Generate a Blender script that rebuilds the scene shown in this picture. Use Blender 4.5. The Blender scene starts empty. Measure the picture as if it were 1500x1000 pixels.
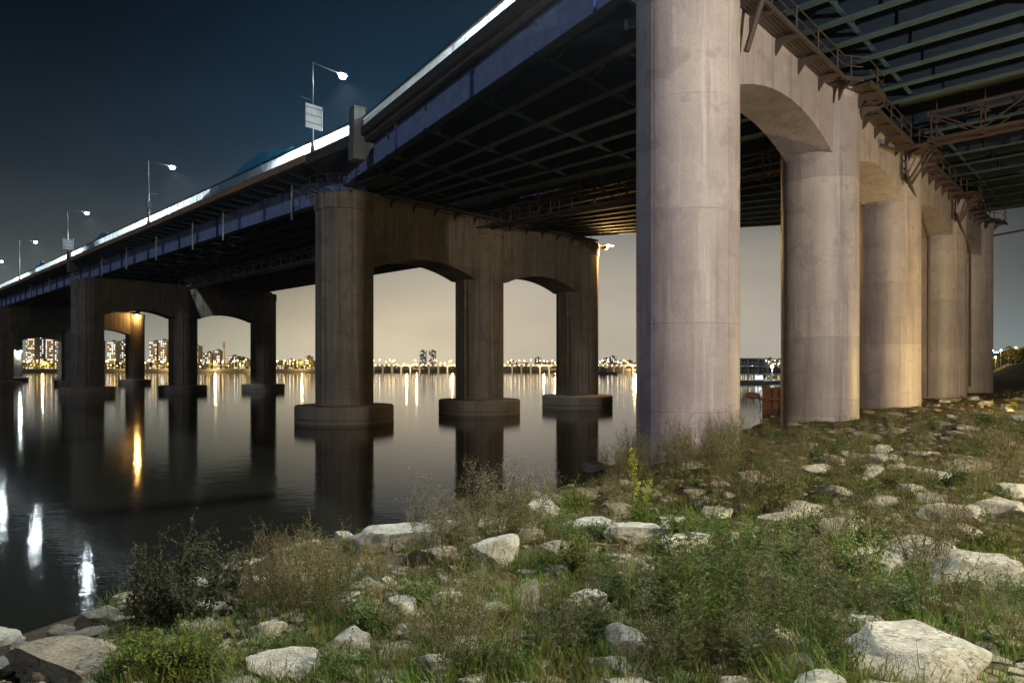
import bpy, bmesh, math, random
import numpy as np
from mathutils import Vector, Matrix, noise

R = math.radians
scene = bpy.context.scene
COL = scene.collection
random.seed(11)

# ------------------------------------------------------------------ camera
CAMZ = 4.5
F = 1000.0
HOR = 540.0
cam_d = bpy.data.cameras.new("camera")
cam_d.sensor_width = 36.0
cam_d.lens = 24.0
cam_d.shift_y = (HOR - 500.0) / 1500.0
cam_d.clip_end = 8000
cam_d.clip_start = 0.05
cam = bpy.data.objects.new("camera", cam_d)
cam.location = (0, 0, CAMZ)
cam.rotation_euler = (R(90), 0, 0)
COL.objects.link(cam)
scene.camera = cam

# ------------------------------------------------------------------ render / view
scene.render.engine = 'CYCLES'
scene.cycles.use_denoising = True
scene.cycles.max_bounces = 6
scene.cycles.diffuse_bounces = 3
scene.cycles.glossy_bounces = 3
scene.cycles.transmission_bounces = 4
scene.cycles.transparent_max_bounces = 6
scene.cycles.sample_clamp_indirect = 4.0
scene.cycles.caustics_reflective = False
scene.cycles.caustics_refractive = False
scene.view_settings.view_transform = 'Standard'
scene.view_settings.look = 'None'
scene.view_settings.exposure = 0.0
scene.view_settings.gamma = 1.0

# ------------------------------------------------------------------ night sky: city glow over the river, navy above
world = bpy.data.worlds.new("World")
scene.world = world
world.use_nodes = True
wt = world.node_tree
wt.nodes.clear()


class NG:
    """tiny expression helper for shader math"""
    def __init__(self, t):
        self.t = t

    def n(self, typ, **kw):
        nd = self.t.nodes.new(typ)
        for k, v in kw.items():
            setattr(nd, k, v)
        return nd

    def link(self, a, b):
        self.t.links.new(a, b)

    def m(self, op, a, b=None, c=None):
        nd = self.n('ShaderNodeMath', operation=op)
        for i, v in enumerate((a, b, c)):
            if v is None:
                continue
            if isinstance(v, (int, float)):
                nd.inputs[i].default_value = v
            else:
                self.link(v, nd.inputs[i])
        return nd.outputs[0]

    def scale(self, col, f):
        nd = self.n('ShaderNodeVectorMath', operation='SCALE')
        nd.inputs[0].default_value = col
        self.link(f, nd.inputs['Scale'])
        return nd.outputs[0]

    def add(self, a, b):
        nd = self.n('ShaderNodeVectorMath', operation='ADD')
        self.link(a, nd.inputs[0])
        self.link(b, nd.inputs[1])
        return nd.outputs[0]


g = NG(wt)
tc = g.n('ShaderNodeTexCoord')
sep = g.n('ShaderNodeSeparateXYZ')
g.link(tc.outputs['Generated'], sep.inputs[0])
zz = g.m('MAXIMUM', sep.outputs[2], 0.0)
az = g.m('ARCTAN2', sep.outputs[0], sep.outputs[1])
azc = g.m('SUBTRACT', az, 0.12)
# beige glow of the city straight across the river
ga = g.m('EXPONENT', g.m('MULTIPLY', g.m('POWER', g.m('ABSOLUTE', g.m('DIVIDE', azc, R(25))), 4.0), -1.0))
gz = g.m('EXPONENT', g.m('MULTIPLY', g.m('POWER', g.m('DIVIDE', zz, 0.21), 4.0), -1.0))
beige = g.scale((0.44, 0.385, 0.305), g.m('MULTIPLY', ga, gz))
# yellower low over the left-hand town
la = g.m('EXPONENT', g.m('MULTIPLY', g.m('POWER', g.m('DIVIDE', g.m('ADD', az, R(14)), R(16)), 2.0), -1.0))
lz = g.m('EXPONENT', g.m('MULTIPLY', g.m('POWER', g.m('DIVIDE', zz, 0.115), 2.0), -1.0))
beige = g.add(beige, g.scale((0.38, 0.285, 0.135), g.m('MULTIPLY', la, lz)))
# blue scatter above the glow
ba = g.m('EXPONENT', g.m('MULTIPLY', g.m('POWER', g.m('ABSOLUTE', g.m('DIVIDE', g.m('ADD', az, 0.05), R(21))), 2.0), -1.0))
bz = g.m('MULTIPLY', g.m('EXPONENT', g.m('MULTIPLY', g.m('POWER', g.m('DIVIDE', zz, 0.36), 2.0), -1.0)), g.m('SUBTRACT', 1.0, g.m('EXPONENT', g.m('MULTIPLY', g.m('POWER', g.m('DIVIDE', zz, 0.20), 4.0), -1.0))))
blue = g.scale((0.028, 0.095, 0.175), g.m('MULTIPLY', ba, bz))
# low haze band all round
tz = g.m('MULTIPLY', g.m('EXPONENT', g.m('MULTIPLY', zz, -1.0 / 0.09)), g.m('SUBTRACT', 1.0, g.m('MULTIPLY', ga, 0.85)))
teal = g.scale((0.22, 0.285, 0.30), tz)
base = g.n('ShaderNodeCombineXYZ')
base.inputs[0].default_value, base.inputs[1].default_value, base.inputs[2].default_value = 0.0006, 0.0020, 0.0050
tot = g.add(g.add(beige, blue), g.add(teal, base.outputs[0]))
# uneven haze
cmap = g.n('ShaderNodeMapping'); cmap.inputs['Scale'].default_value = (2.2, 2.2, 7.0)
g.link(tc.outputs['Generated'], cmap.inputs[0])
cn = g.n('ShaderNodeTexNoise'); cn.inputs['Scale'].default_value = 1.6; cn.inputs['Detail'].default_value = 5; cn.inputs['Roughness'].default_value = 0.5
g.link(cmap.outputs[0], cn.inputs['Vector'])
cf = g.m('ADD', 0.72, g.m('MULTIPLY', cn.outputs['Fac'], 0.56))
csc = g.n('ShaderNodeVectorMath', operation='SCALE'); g.link(tot, csc.inputs[0]); g.link(cf, csc.inputs['Scale'])
tot = csc.outputs[0]
bg = g.n('ShaderNodeBackground')
g.link(tot, bg.inputs['Color'])
bg.inputs['Strength'].default_value = 1.0
wo = g.n('ShaderNodeOutputWorld')
g.link(bg.outputs[0], wo.inputs[0])

# added faint blue fill from behind left, for the girder and columns
sun_d = bpy.data.lights.new("cool_fill", 'SUN')
sun_d.energy = 0.42
sun_d.angle = R(4)
sun_d.color = (0.72, 0.8, 1.0)
sun = bpy.data.objects.new("cool_fill", sun_d)
SUNDIR = Vector((0.62, 0.72, -0.36)).normalized()      # direction the light travels
sun.rotation_euler = SUNDIR.to_track_quat('-Z', 'Y').to_euler()
COL.objects.link(sun)

# ------------------------------------------------------------------ mesh helpers
ORD = ['first', 'second', 'third', 'fourth', 'fifth', 'sixth', 'seventh', 'eighth', 'ninth', 'tenth', 'eleventh', 'twelfth', 'thirteenth', 'fourteenth', 'fifteenth', 'sixteenth', 'seventeenth', 'eighteenth']
ORG = {}


def tag(o, label=None, cat=None, group=None, kind=None):
    if label: o["label"] = label
    if cat: o["category"] = cat
    if group: o["group"] = group
    if kind: o["kind"] = kind
    return o


def empty(name, loc, label=None, cat=None, group=None):
    o = bpy.data.objects.new(name, None)
    o.empty_display_size = 0.2
    o.location = loc
    COL.objects.link(o)
    ORG[o] = Vector(loc)
    return tag(o, label, cat, group)


class MB:
    def __init__(self):
        self.v = []
        self.f = []
        self.mi = []
        self.cm = 0

    def add(self, vs, fs):
        b = len(self.v)
        self.v.extend([tuple(p) for p in vs])
        for q in fs:
            self.f.append(tuple(b + i for i in q))
            self.mi.append(self.cm)
        return self

    def box(self, c, sx, sy, sz, ax=(1, 0, 0), ay=(0, 1, 0), az=(0, 0, 1)):
        c = Vector(c); ax = Vector(ax) * sx / 2; ay = Vector(ay) * sy / 2; az = Vector(az) * sz / 2
        vs = [c + i * ax + j * ay + k * az for k in (-1, 1) for j in (-1, 1) for i in (-1, 1)]
        return self.add(vs, [(0, 2, 3, 1), (4, 5, 7, 6), (0, 1, 5, 4), (2, 6, 7, 3), (0, 4, 6, 2), (1, 3, 7, 5)])

    def sheet(self, c, sx, sz, ax):
        c = Vector(c); ax = Vector(ax) * sx / 2; az = Vector((0, 0, sz / 2))
        return self.add([c - ax - az, c + ax - az, c + ax + az, c - ax + az], [(0, 1, 2, 3)])

    def beam(self, p0, p1, w, h, up=(0, 0, 1)):
        """rectangular bar from p0 to p1; w sideways, h along up"""
        p0 = Vector(p0); p1 = Vector(p1); d = p1 - p0
        L = d.length
        if L < 1e-6: return self
        d /= L
        up = Vector(up)
        s = d.cross(up)
        if s.length < 1e-4:
            s = d.cross(Vector((1, 0, 0)))
        s.normalize()
        u = s.cross(d).normalized()
        return self.box((p0 + p1) / 2, L, w, h, d, s, u)

    def tube(self, p0, p1, r0, r1=None, n=6, cap=True):
        r1 = r0 if r1 is None else r1
        p0 = Vector(p0); p1 = Vector(p1); d = (p1 - p0)
        if d.length < 1e-7: return self
        d.normalize()
        a = d.cross(Vector((0, 0, 1)))
        if a.length < 1e-3: a = Vector((1, 0, 0))
        a.normalize(); b = d.cross(a)
        vs = []
        for p, r in ((p0, r0), (p1, r1)):
            for i in range(n):
                t = 2 * math.pi * i / n
                vs.append(p + (a * math.cos(t) + b * math.sin(t)) * r)
        fs = [(i, (i + 1) % n, n + (i + 1) % n, n + i) for i in range(n)]
        if cap:
            fs += [tuple(range(n - 1, -1, -1)), tuple(range(n, 2 * n))]
        return self.add(vs, fs)

    def path(self, pts, r, n=6):
        for a, b in zip(pts[:-1], pts[1:]):
            self.tube(a, b, r, r, n)
        return self

    def lathe(self, c, prof, n=48, sect=None):
        """prof: list of (radius, z); sect(i, n) multiplies the radius"""
        c = Vector(c); vs = []; fs = []
        for r, z in prof:
            for i in range(n):
                t = 2 * math.pi * i / n
                k = sect(i) if sect else 1.0
                vs.append(c + Vector((math.cos(t) * r * k, math.sin(t) * r * k, z)))
        for j in range(len(prof) - 1):
            for i in range(n):
                fs.append((j * n + i, j * n + (i + 1) % n, (j + 1) * n + (i + 1) % n, (j + 1) * n + i))
        fs.append(tuple(range(n - 1, -1, -1)))
        fs.append(tuple((len(prof) - 1) * n + i for i in range(n)))
        return self.add(vs, fs)

    def prism(self, poly, z0, z1):
        n = len(poly)
        z0f = z0 if callable(z0) else (lambda x, y: z0)
        z1f = z1 if callable(z1) else (lambda x, y: z1)
        vs = [(x, y, z0f(x, y)) for x, y in poly] + [(x, y, z1f(x, y)) for x, y in poly]
        fs = [tuple(range(n - 1, -1, -1)), tuple(range(n, 2 * n))]
        fs += [(i, (i + 1) % n, n + (i + 1) % n, n + i) for i in range(n)]
        return self.add(vs, fs)

    def mesh(self, name, mats, origin=(0, 0, 0), smooth=False, sharp=None):
        me = bpy.data.meshes.new(name)
        o = Vector(origin)
        me.from_pydata([(p[0] - o.x, p[1] - o.y, p[2] - o.z) for p in self.v], [], self.f)
        if not isinstance(mats, (list, tuple)): mats = [mats]
        for m in mats: me.materials.append(m)
        if len(mats) > 1:
            me.polygons.foreach_set('material_index', self.mi)
        if smooth:
            me.polygons.foreach_set('use_smooth', [True] * len(me.polygons))
            if sharp:
                me.set_sharp_from_angle(angle=R(sharp))
        me.update()
        return me

    def build(self, name, mats, parent=None, origin=None, smooth=False, sharp=40, **kw):
        if parent is not None:
            po = ORG[parent]
            o0 = po
        else:
            o0 = Vector(origin) if origin is not None else Vector((0, 0, 0))
        if origin is not None: o0 = Vector(origin)
        me = self.mesh(name, mats, o0, smooth, sharp)
        o = bpy.data.objects.new(name, me)
        COL.objects.link(o)
        ORG[o] = o0
        if parent is not None:
            o.parent = parent
            o.location = o0 - ORG[parent]
        else:
            o.location = o0
        return tag(o, **kw)


def inst(name, mesh, loc, parent=None, rz=0.0, scale=1.0, **kw):
    o = bpy.data.objects.new(name, mesh)
    COL.objects.link(o)
    loc = Vector(loc)
    ORG[o] = loc
    if parent is not None:
        o.parent = parent
        o.location = loc - ORG[parent]
    else:
        o.location = loc
    o.rotation_euler = (0, 0, rz) if not isinstance(rz, (tuple, list)) else rz
    o.scale = (scale,) * 3 if not isinstance(scale, (tuple, list)) else scale
    return tag(o, **kw)


# ------------------------------------------------------------------ materials
def new_mat(name):
    m = bpy.data.materials.new(name)
    m.use_nodes = True
    t = m.node_tree
    b = t.nodes['Principled BSDF']
    return m, NG(t), b


def setc(b, col=None, rough=None, metal=None, spec=None):
    if col is not None: b.inputs['Base Color'].default_value = (*col, 1)
    if rough is not None: b.inputs['Roughness'].default_value = rough
    if metal is not None: b.inputs['Metallic'].default_value = metal
    if spec is not None: b.inputs['Specular IOR Level'].default_value = spec


def ramp(G, fac, stops):
    r = G.n('ShaderNodeValToRGB')
    e = r.color_ramp.elements
    while len(e) < len(stops): e.new(0.5)
    for el, (p, c) in zip(e, stops):
        el.position = p
        el.color = (*c, 1)
    G.link(fac, r.inputs[0])
    return r.outputs[0]


def coords(G, scale=(1, 1, 1), kind='Object'):
    tcn = G.n('ShaderNodeTexCoord')
    mp = G.n('ShaderNodeMapping')
    mp.inputs['Scale'].default_value = scale
    G.link(tcn.outputs[kind], mp.inputs[0])
    return mp.outputs[0]


def noise_tex(G, vec, scale, detail=6, rough=0.6, dist=0.0):
    n = G.n('ShaderNodeTexNoise')
    n.inputs['Scale'].default_value = scale
    n.inputs['Detail'].default_value = detail
    n.inputs['Roughness'].default_value = rough
    n.inputs['Distortion'].default_value = dist
    G.link(vec, n.inputs['Vector'])
    return n.outputs['Fac']


def mixc(G, fac, a, b, mode='MIX'):
    n = G.n('ShaderNodeMix', data_type='RGBA', blend_type=mode)
    for sock, v in ((n.inputs[0], fac), (n.inputs[6], a), (n.inputs[7], b)):
        if isinstance(v, (int, float)): sock.default_value = v
        elif isinstance(v, tuple): sock.default_value = (*v, 1)
        else: G.link(v, sock)
    return n.outputs[2]


def bump(G, b, h, strength=0.3, dist=0.05):
    n = G.n('ShaderNodeBump')
    n.inputs['Strength'].default_value = strength
    n.inputs['Distance'].default_value = dist
    G.link(h, n.inputs['Height'])
    G.link(n.outputs[0], b.inputs['Normal'])


def concrete(name, light, dark, stain, streak=0.5, rough=0.85, fine=9.0):
    m, G, b = new_mat(name)
    v = coords(G)
    vs = coords(G, (1, 1, 0.045))
    big = noise_tex(G, v, 0.33, 5, 0.62)
    col = ramp(G, big, [(0.3, dark), (0.68, light)])
    st = noise_tex(G, vs, 1.9, 6, 0.68)
    stf = G.n('ShaderNodeMapRange'); G.link(st, stf.inputs[0])
    stf.inputs[1].default_value = 0.50; stf.inputs[2].default_value = 0.72
    stf.inputs[3].default_value = 0.0; stf.inputs[4].default_value = streak
    col = mixc(G, stf.outputs[0], col, stain)
    st2 = noise_tex(G, vs, 5.0, 4, 0.6)
    stf2 = G.n('ShaderNodeMapRange'); G.link(st2, stf2.inputs[0])
    stf2.inputs[1].default_value = 0.55; stf2.inputs[2].default_value = 0.7
    stf2.inputs[3].default_value = 0.0; stf2.inputs[4].default_value = streak * 0.55
    col = mixc(G, stf2.outputs[0], col, tuple(min(1, c * 1.35) for c in light))
    fn = noise_tex(G, v, fine, 8, 0.7)
    fr = ramp(G, fn, [(0.3, (0.86, 0.86, 0.86)), (0.7, (1.07, 1.07, 1.07))])
    col = mixc(G, 1.0, col, fr, 'MULTIPLY')
    sx = G.n('ShaderNodeSeparateXYZ'); G.link(v, sx.inputs[0])
    oi = G.n('ShaderNodeObjectInfo')
    wn = G.n('ShaderNodeTexWhiteNoise', noise_dimensions='1D')
    G.link(G.m('ADD', G.m('FLOOR', G.m('DIVIDE', G.m('SUBTRACT', sx.outputs[2], 2.0), 4.15)), G.m('MULTIPLY', oi.outputs['Random'], 37.0)), wn.inputs['W'])
    lift = ramp(G, wn.outputs['Value'], [(0.0, (0.84, 0.83, 0.84)), (1.0, (1.08, 1.08, 1.06))])
    col = mixc(G, 1.0, col, lift, 'MULTIPLY')
    pt = noise_tex(G, v, 0.9, 3, 0.5, 0.8)
    ptf = G.n('ShaderNodeMapRange'); G.link(pt, ptf.inputs[0])
    ptf.inputs[1].default_value = 0.56; ptf.inputs[2].default_value = 0.66; ptf.inputs[3].default_value = 0.0; ptf.inputs[4].default_value = 0.35
    col = mixc(G, ptf.outputs[0], col, stain)
    G.link(col, b.inputs['Base Color'])
    b.inputs['Roughness'].default_value = rough
    bump(G, b, G.m('ADD', fn, G.m('MULTIPLY', st2, 0.6)), 0.25, 0.03)
    return m


M = {}
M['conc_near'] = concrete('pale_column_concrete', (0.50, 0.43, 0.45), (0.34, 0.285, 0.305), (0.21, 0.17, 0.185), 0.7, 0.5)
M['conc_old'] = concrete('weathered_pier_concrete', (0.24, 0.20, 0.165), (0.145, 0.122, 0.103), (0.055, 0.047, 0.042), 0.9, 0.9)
M['conc_base'] = concrete('footing_concrete', (0.26, 0.22, 0.18), (0.16, 0.135, 0.115), (0.10, 0.09, 0.08), 0.5, 0.85)
M['conc_deck'] = concrete('deck_concrete', (0.11, 0.105, 0.10), (0.065, 0.063, 0.062), (0.035, 0.035, 0.035), 0.5, 0.9)
M['conc_post'] = concrete('end_post_concrete', (0.17, 0.185, 0.18), (0.11, 0.12, 0.12), (0.05, 0.05, 0.05), 0.6, 0.9)
M['conc_dark'] = concrete('shaded_edge_concrete', (0.055, 0.052, 0.052), (0.032, 0.031, 0.032), (0.018, 0.018, 0.018), 0.6, 0.9)  # deck concrete with shade from the street lamps put into its colour
M['kerb'] = concrete('brown_kerb_concrete', (0.34, 0.215, 0.13), (0.23, 0.145, 0.09), (0.11, 0.075, 0.055), 0.7, 0.9)


def paint(name, col, rough=0.5, wear=(0.12, 0.07, 0.05), amt=0.35, metal=0.0):
    m, G, b = new_mat(name)
    v = coords(G)
    n1 = noise_tex(G, v, 1.3, 6, 0.65)
    n2 = noise_tex(G, coords(G, (1, 1, 0.15)), 2.6, 5, 0.65)
    c0 = ramp(G, n1, [(0.3, tuple(x * 0.72 for x in col)), (0.7, tuple(min(1, x * 1.15) for x in col))])
    f = G.n('ShaderNodeMapRange'); G.link(n2, f.inputs[0])
    f.inputs[1].default_value = 0.56; f.inputs[2].default_value = 0.74
    f.inputs[3].default_value = 0; f.inputs[4].default_value = amt
    G.link(mixc(G, f.outputs[0], c0, wear), b.inputs['Base Color'])
    setc(b, None, rough, metal)
    bump(G, b, n1, 0.08, 0.02)
    return m


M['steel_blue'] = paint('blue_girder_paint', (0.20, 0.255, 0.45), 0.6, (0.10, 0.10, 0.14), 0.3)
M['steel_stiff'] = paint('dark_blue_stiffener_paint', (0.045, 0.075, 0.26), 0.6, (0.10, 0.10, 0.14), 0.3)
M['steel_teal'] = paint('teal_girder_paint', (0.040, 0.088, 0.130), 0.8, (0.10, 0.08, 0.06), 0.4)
M['steel_shade'] = paint('shaded_girder_steel', (0.014, 0.026, 0.055), 0.55, (0.02, 0.02, 0.02), 0.4)  # girder paint with the shade of webs and undersides put into its colour
M['steel_dark'] = paint('dark_brown_steel', (0.062, 0.042, 0.04), 0.65, (0.10, 0.045, 0.025), 0.6)
M['steel_grey'] = paint('galvanised_steel', (0.5, 0.52, 0.54), 0.4, (0.3, 0.27, 0.24), 0.3, 0.5)
M['rust'] = paint('rusty_sheet_steel', (0.15, 0.068, 0.028), 0.85, (0.09, 0.05, 0.03), 0.8)
M['asphalt'] = paint('asphalt', (0.05, 0.05, 0.052), 0.9, (0.07, 0.07, 0.07), 0.3)
M['black'] = paint('black_steel', (0.03, 0.03, 0.033), 0.6, (0.06, 0.045, 0.04), 0.3)
M['pole'] = paint('lamp_pole_paint', (0.06, 0.068, 0.075), 0.5, (0.1, 0.1, 0.1), 0.3)
M['board'] = paint('white_board_paint', (0.4, 0.42, 0.45), 0.5, (0.45, 0.45, 0.43), 0.3)
M['yellow'] = paint('yellow_black_paint', (0.62, 0.45, 0.10), 0.6, (0.1, 0.08, 0.04), 0.6)


def translucent(name, col, trans, mixf=0.6):
    m, G, b = new_mat(name)
    setc(b, col, 0.5)
    tr = G.n('ShaderNodeBsdfTranslucent')
    tr.inputs[0].default_value = (*trans, 1)
    mx = G.n('ShaderNodeMixShader'); mx.inputs[0].default_value = mixf
    n1 = noise_tex(G, coords(G, (1, 1, 0.3)), 1.2, 5, 0.65)
    G.link(mixc(G, 1.0, ramp(G, n1, [(0.3, (0.72, 0.72, 0.72)), (0.65, (1, 1, 1))]), trans, 'MULTIPLY'), tr.inputs[0])
    G.link(b.outputs[0], mx.inputs[1]); G.link(tr.outputs[0], mx.inputs[2])
    G.link(mx.outputs[0], G.t.nodes['Material Output'].inputs[0])
    return m


M['panel'] = translucent('frosted_parapet_panel', (0.7, 0.75, 0.75), (0.97, 1.0, 1.0), 0.95)
M['tarp'] = translucent('blue_tarpaulin', (0.07, 0.30, 0.44), (0.04, 0.24, 0.38), 0.45)


def emit(name, col, s, sampled=False):
    m, G, b = new_mat(name)
    b.inputs['Base Color'].default_value = (0.8, 0.8, 0.8, 1)
    b.inputs['Emission Color'].default_value = (*col, 1)
    b.inputs['Emission Strength'].default_value = s
    m.cycles.emission_sampling = 'AUTO' if sampled else 'NONE'
    return m


M['bulb_white'] = emit('cool_lamp_glass', (0.85, 0.97, 1.0), 700, True)
M['bulb_orange'] = emit('sodium_lamp_glass', (1.0, 0.52, 0.10), 30)
M['far_warm'] = emit('far_sodium_light', (1.0, 0.60, 0.14), 11)
M['far_white'] = emit('far_white_light', (1.0, 0.92, 0.78), 11)
M['far_bridge_light'] = emit('far_bridge_light', (1.0, 0.72, 0.30), 9)
M['win_warm'] = emit('warm_lit_window', (1.0, 0.74, 0.42), 2.3)
M['win_cool'] = emit('cool_lit_window', (0.88, 0.95, 1.0), 2.3)
M['win_blue'] = emit('blue_lit_sign', (0.25, 0.35, 1.0), 3.5)
M['wall_far'] = concrete('far_building_wall', (0.34, 0.29, 0.25), (0.26, 0.22, 0.19), (0.2, 0.17, 0.15), 0.2)
M['wall_dark'] = concrete('dark_frame_building', (0.12, 0.11, 0.12), (0.08, 0.075, 0.08), (0.06, 0.06, 0.06), 0.2)

# water
m, G, b = new_mat('river_water')
setc(b, (0.012, 0.012, 0.009), 0.055)
b.inputs['IOR'].default_value = 1.21
n1 = noise_tex(G, coords(G, (1.0, 1.0, 1)), 1.25, 3, 0.55)
n2 = noise_tex(G, coords(G, (1.0, 1.0, 1)), 5.5, 3, 0.6)
bump(G, b, G.m('ADD', n1, G.m('MULTIPLY', n2, 0.5)), 0.07, 0.09)
M['water'] = m

# soil
m, G, b = new_mat('bank_soil')
v = coords(G)
a1 = noise_tex(G, v, 0.8, 8, 0.65)
a2 = noise_tex(G, v, 9, 8, 0.7)
c = ramp(G, a1, [(0.3, (0.05, 0.036, 0.02)), (0.55, (0.10, 0.075, 0.042)), (0.75, (0.17, 0.14, 0.09))])
c = mixc(G, 1.0, c, ramp(G, a2, [(0.3, (0.5, 0.5, 0.5)), (0.7, (1.25, 1.25, 1.25))]), 'MULTIPLY')
G.link(c, b.inputs['Base Color'])
setc(b, None, 0.95, spec=0.2)
bump(G, b, a2, 0.9, 0.08)
M['soil'] = m


def rock_mat(name, hi, lo, crack):
    m, G, b = new_mat(name)
    v = coords(G)
    oi = G.n('ShaderNodeObjectInfo')
    off = G.n('ShaderNodeVectorMath', operation='ADD')
    G.link(v, off.inputs[0])
    cmb = G.n('ShaderNodeCombineXYZ')
    G.link(G.m('MULTIPLY', oi.outputs['Random'], 40.0), cmb.inputs[0])
    G.link(cmb.outputs[0], off.inputs[1])
    v = off.outputs[0]
    a1 = noise_tex(G, v, 1.7, 8, 0.68, 0.4)
    a2 = noise_tex(G, v, 13, 8, 0.75)
    a3 = noise_tex(G, v, 1.9, 7, 0.62, 0.2)
    c = ramp(G, a1, [(0.28, lo), (0.62, hi)])
    rid = G.m('ABSOLUTE', G.m('SUBTRACT', a3, 0.5))
    cr = G.n('ShaderNodeMapRange'); G.link(rid, cr.inputs[0])
    cr.inputs[1].default_value = 0.0; cr.inputs[2].default_value = 0.007
    cr.inputs[3].default_value = 0.85; cr.inputs[4].default_value = 0.0
    c = mixc(G, cr.outputs[0], c, crack)
    c = mixc(G, 1.0, c, ramp(G, a2, [(0.32, (0.5, 0.5, 0.5)), (0.66, (1.15, 1.15, 1.13))]), 'MULTIPLY')
    G.link(c, b.inputs['Base Color'])
    setc(b, None, 0.92, spec=0.25)
    h = G.m('ADD', G.m('MULTIPLY', a2, 0.5), G.m('SUBTRACT', a1, G.m('MULTIPLY', cr.outputs[0], 0.5)))
    bump(G, b, h, 0.9, 0.06)
    return m


M['rock'] = rock_mat('pale_granite', (0.66, 0.63, 0.54), (0.36, 0.33, 0.28), (0.07, 0.065, 0.05))
M['rock2'] = rock_mat('brown_granite', (0.40, 0.35, 0.27), (0.20, 0.17, 0.13), (0.05, 0.042, 0.03))


def leaf_mat(name, a, bb, tr=0.3, rough=0.6):
    m, G, b = new_mat(name)
    oi = G.n('ShaderNodeObjectInfo')
    n1 = noise_tex(G, coords(G), 2.2, 4, 0.6)
    c = ramp(G, n1, [(0.32, a), (0.68, bb)])
    hs = G.n('ShaderNodeHueSaturation')
    G.link(c, hs.inputs['Color'])
    G.link(G.m('ADD', 0.72, G.m('MULTIPLY', oi.outputs['Random'], 0.56)), hs.inputs['Value'])
    G.link(G.m('ADD', 0.485, G.m('MULTIPLY', oi.outputs['Random'], 0.03)), hs.inputs['Hue'])
    G.link(hs.outputs[0], b.inputs['Base Color'])
    setc(b, None, rough, spec=0.3)
    t = G.n('ShaderNodeBsdfTranslucent')
    G.link(hs.outputs[0], t.inputs[0])
    mx = G.n('ShaderNodeMixShader'); mx.inputs[0].default_value = tr
    G.link(b.outputs[0], mx.inputs[1]); G.link(t.outputs[0], mx.inputs[2])
    G.link(mx.outputs[0], G.t.nodes['Material Output'].inputs[0])
    return m


M['leaf_green'] = leaf_mat('green_leaf', (0.067, 0.108, 0.023), (0.128, 0.184, 0.037))
M['leaf_bright'] = leaf_mat('bright_green_leaf', (0.116, 0.178, 0.021), (0.183, 0.254, 0.031))
M['leaf_grey'] = leaf_mat('grey_green_leaf', (0.091, 0.127, 0.052), (0.146, 0.190, 0.078))
M['leaf_dark'] = leaf_mat('dark_leaf', (0.025, 0.040, 0.014), (0.05, 0.07, 0.022))
M['olive'] = leaf_mat('olive_weed', (0.134, 0.146, 0.036), (0.220, 0.216, 0.057))
M['dry'] = leaf_mat('dry_weed', (0.171, 0.137, 0.041), (0.268, 0.222, 0.068))
M['straw'] = leaf_mat('straw', (0.268, 0.228, 0.073), (0.415, 0.355, 0.114))
M['seed'] = leaf_mat('pale_seed_head', (0.34, 0.32, 0.20), (0.52, 0.49, 0.34), 0.4)
M['gold'] = leaf_mat('goldenrod_flower', (0.28, 0.31, 0.03), (0.42, 0.42, 0.05), 0.3)
M['stem'] = leaf_mat('weed_stem', (0.09, 0.08, 0.03), (0.15, 0.12, 0.05), 0.0)
M['bark'] = paint('bark', (0.09, 0.065, 0.045), 0.9)
M['tree_lit'] = leaf_mat('far_tree_leaf', (0.09, 0.10, 0.02), (0.16, 0.15, 0.03), 0.3)

# ------------------------------------------------------------------ ground shape
SH = Vector((0.84, -0.54)).normalized()       # inland direction
SA = Vector((0.54, 0.84)).normalized()        # along the shore, away from the camera


def inland(x, y):
    return SH.x * x + SH.y * y + 12.7 + 0.7 * math.sin(0.23 * (SA.x * x + SA.y * y)) + 0.35 * math.sin(0.71 * (SA.x * x + SA.y * y) + 1.0)


def sstep(a, b, x):
    t = min(1, max(0, (x - a) / (b - a)))
    return t * t * (3 - 2 * t)


def ground0(x, y):
    d = inland(x, y)
    if d < 0:
        return 0.32 * d
    return 2.25 * (1 - math.exp(-d / 5.0)) + 4.0 * sstep(21, 31, d)


def ground(x, y):
    z = ground0(x, y)
    return z + 0.13 * noise.noise((x * 0.55, y * 0.55, 3.1)) + 0.05 * noise.noise((x * 1.9, y * 1.9, 7.7))


def at(px, py):
    """the ground point seen at a pixel of the photograph"""
    dx = (px - 750) / F
    dz = -(py - HOR) / F
    y = 2.0
    while y < 400:
        if CAMZ + dz * y <= ground(dx * y, y):
            break
        y += 0.04 + y * 0.002
    return Vector((dx * y, y, ground(dx * y, y)))


# ------------------------------------------------------------------ setting: water, bank, far shore
mb = MB()
mb.add([(-2500, -200, 0), (2500, -200, 0), (2500, 3000, 0), (-2500, 3000, 0)], [(0, 1, 2, 3)])
mb.build('water', M['water'], kind='structure')


def axis(segs):
    out = []
    for a, b_, st in segs:
        n = max(1, int(round((b_ - a) / st)))
        out += [a + (b_ - a) * i / n for i in range(n)]
    out.append(segs[-1][1])
    return out


ds = axis([(-14, -2, 1.5), (-2, 17, 0.3), (17, 36, 0.8), (36, 200, 12), (200, 900, 70)])
ts = axis([(-60, -8, 3), (-8, 32, 0.3), (32, 90, 0.9), (90, 220, 6), (220, 1400, 60)])
gv = []
for t in ts:
    for d in ds:
        p = SH * (d - 12.7) + SA * t
        gv.append((p.x, p.y, ground(p.x, p.y)))
nd = len(ds)
gf = [(j * nd + i, j * nd + i + 1, (j + 1) * nd + i + 1, (j + 1) * nd + i) for j in range(len(ts) - 1) for i in range(nd - 1)]
mb = MB(); mb.add(gv, gf)
bank = mb.build('riverbank', M['soil'], kind='structure', smooth=True, sharp=None)

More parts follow.
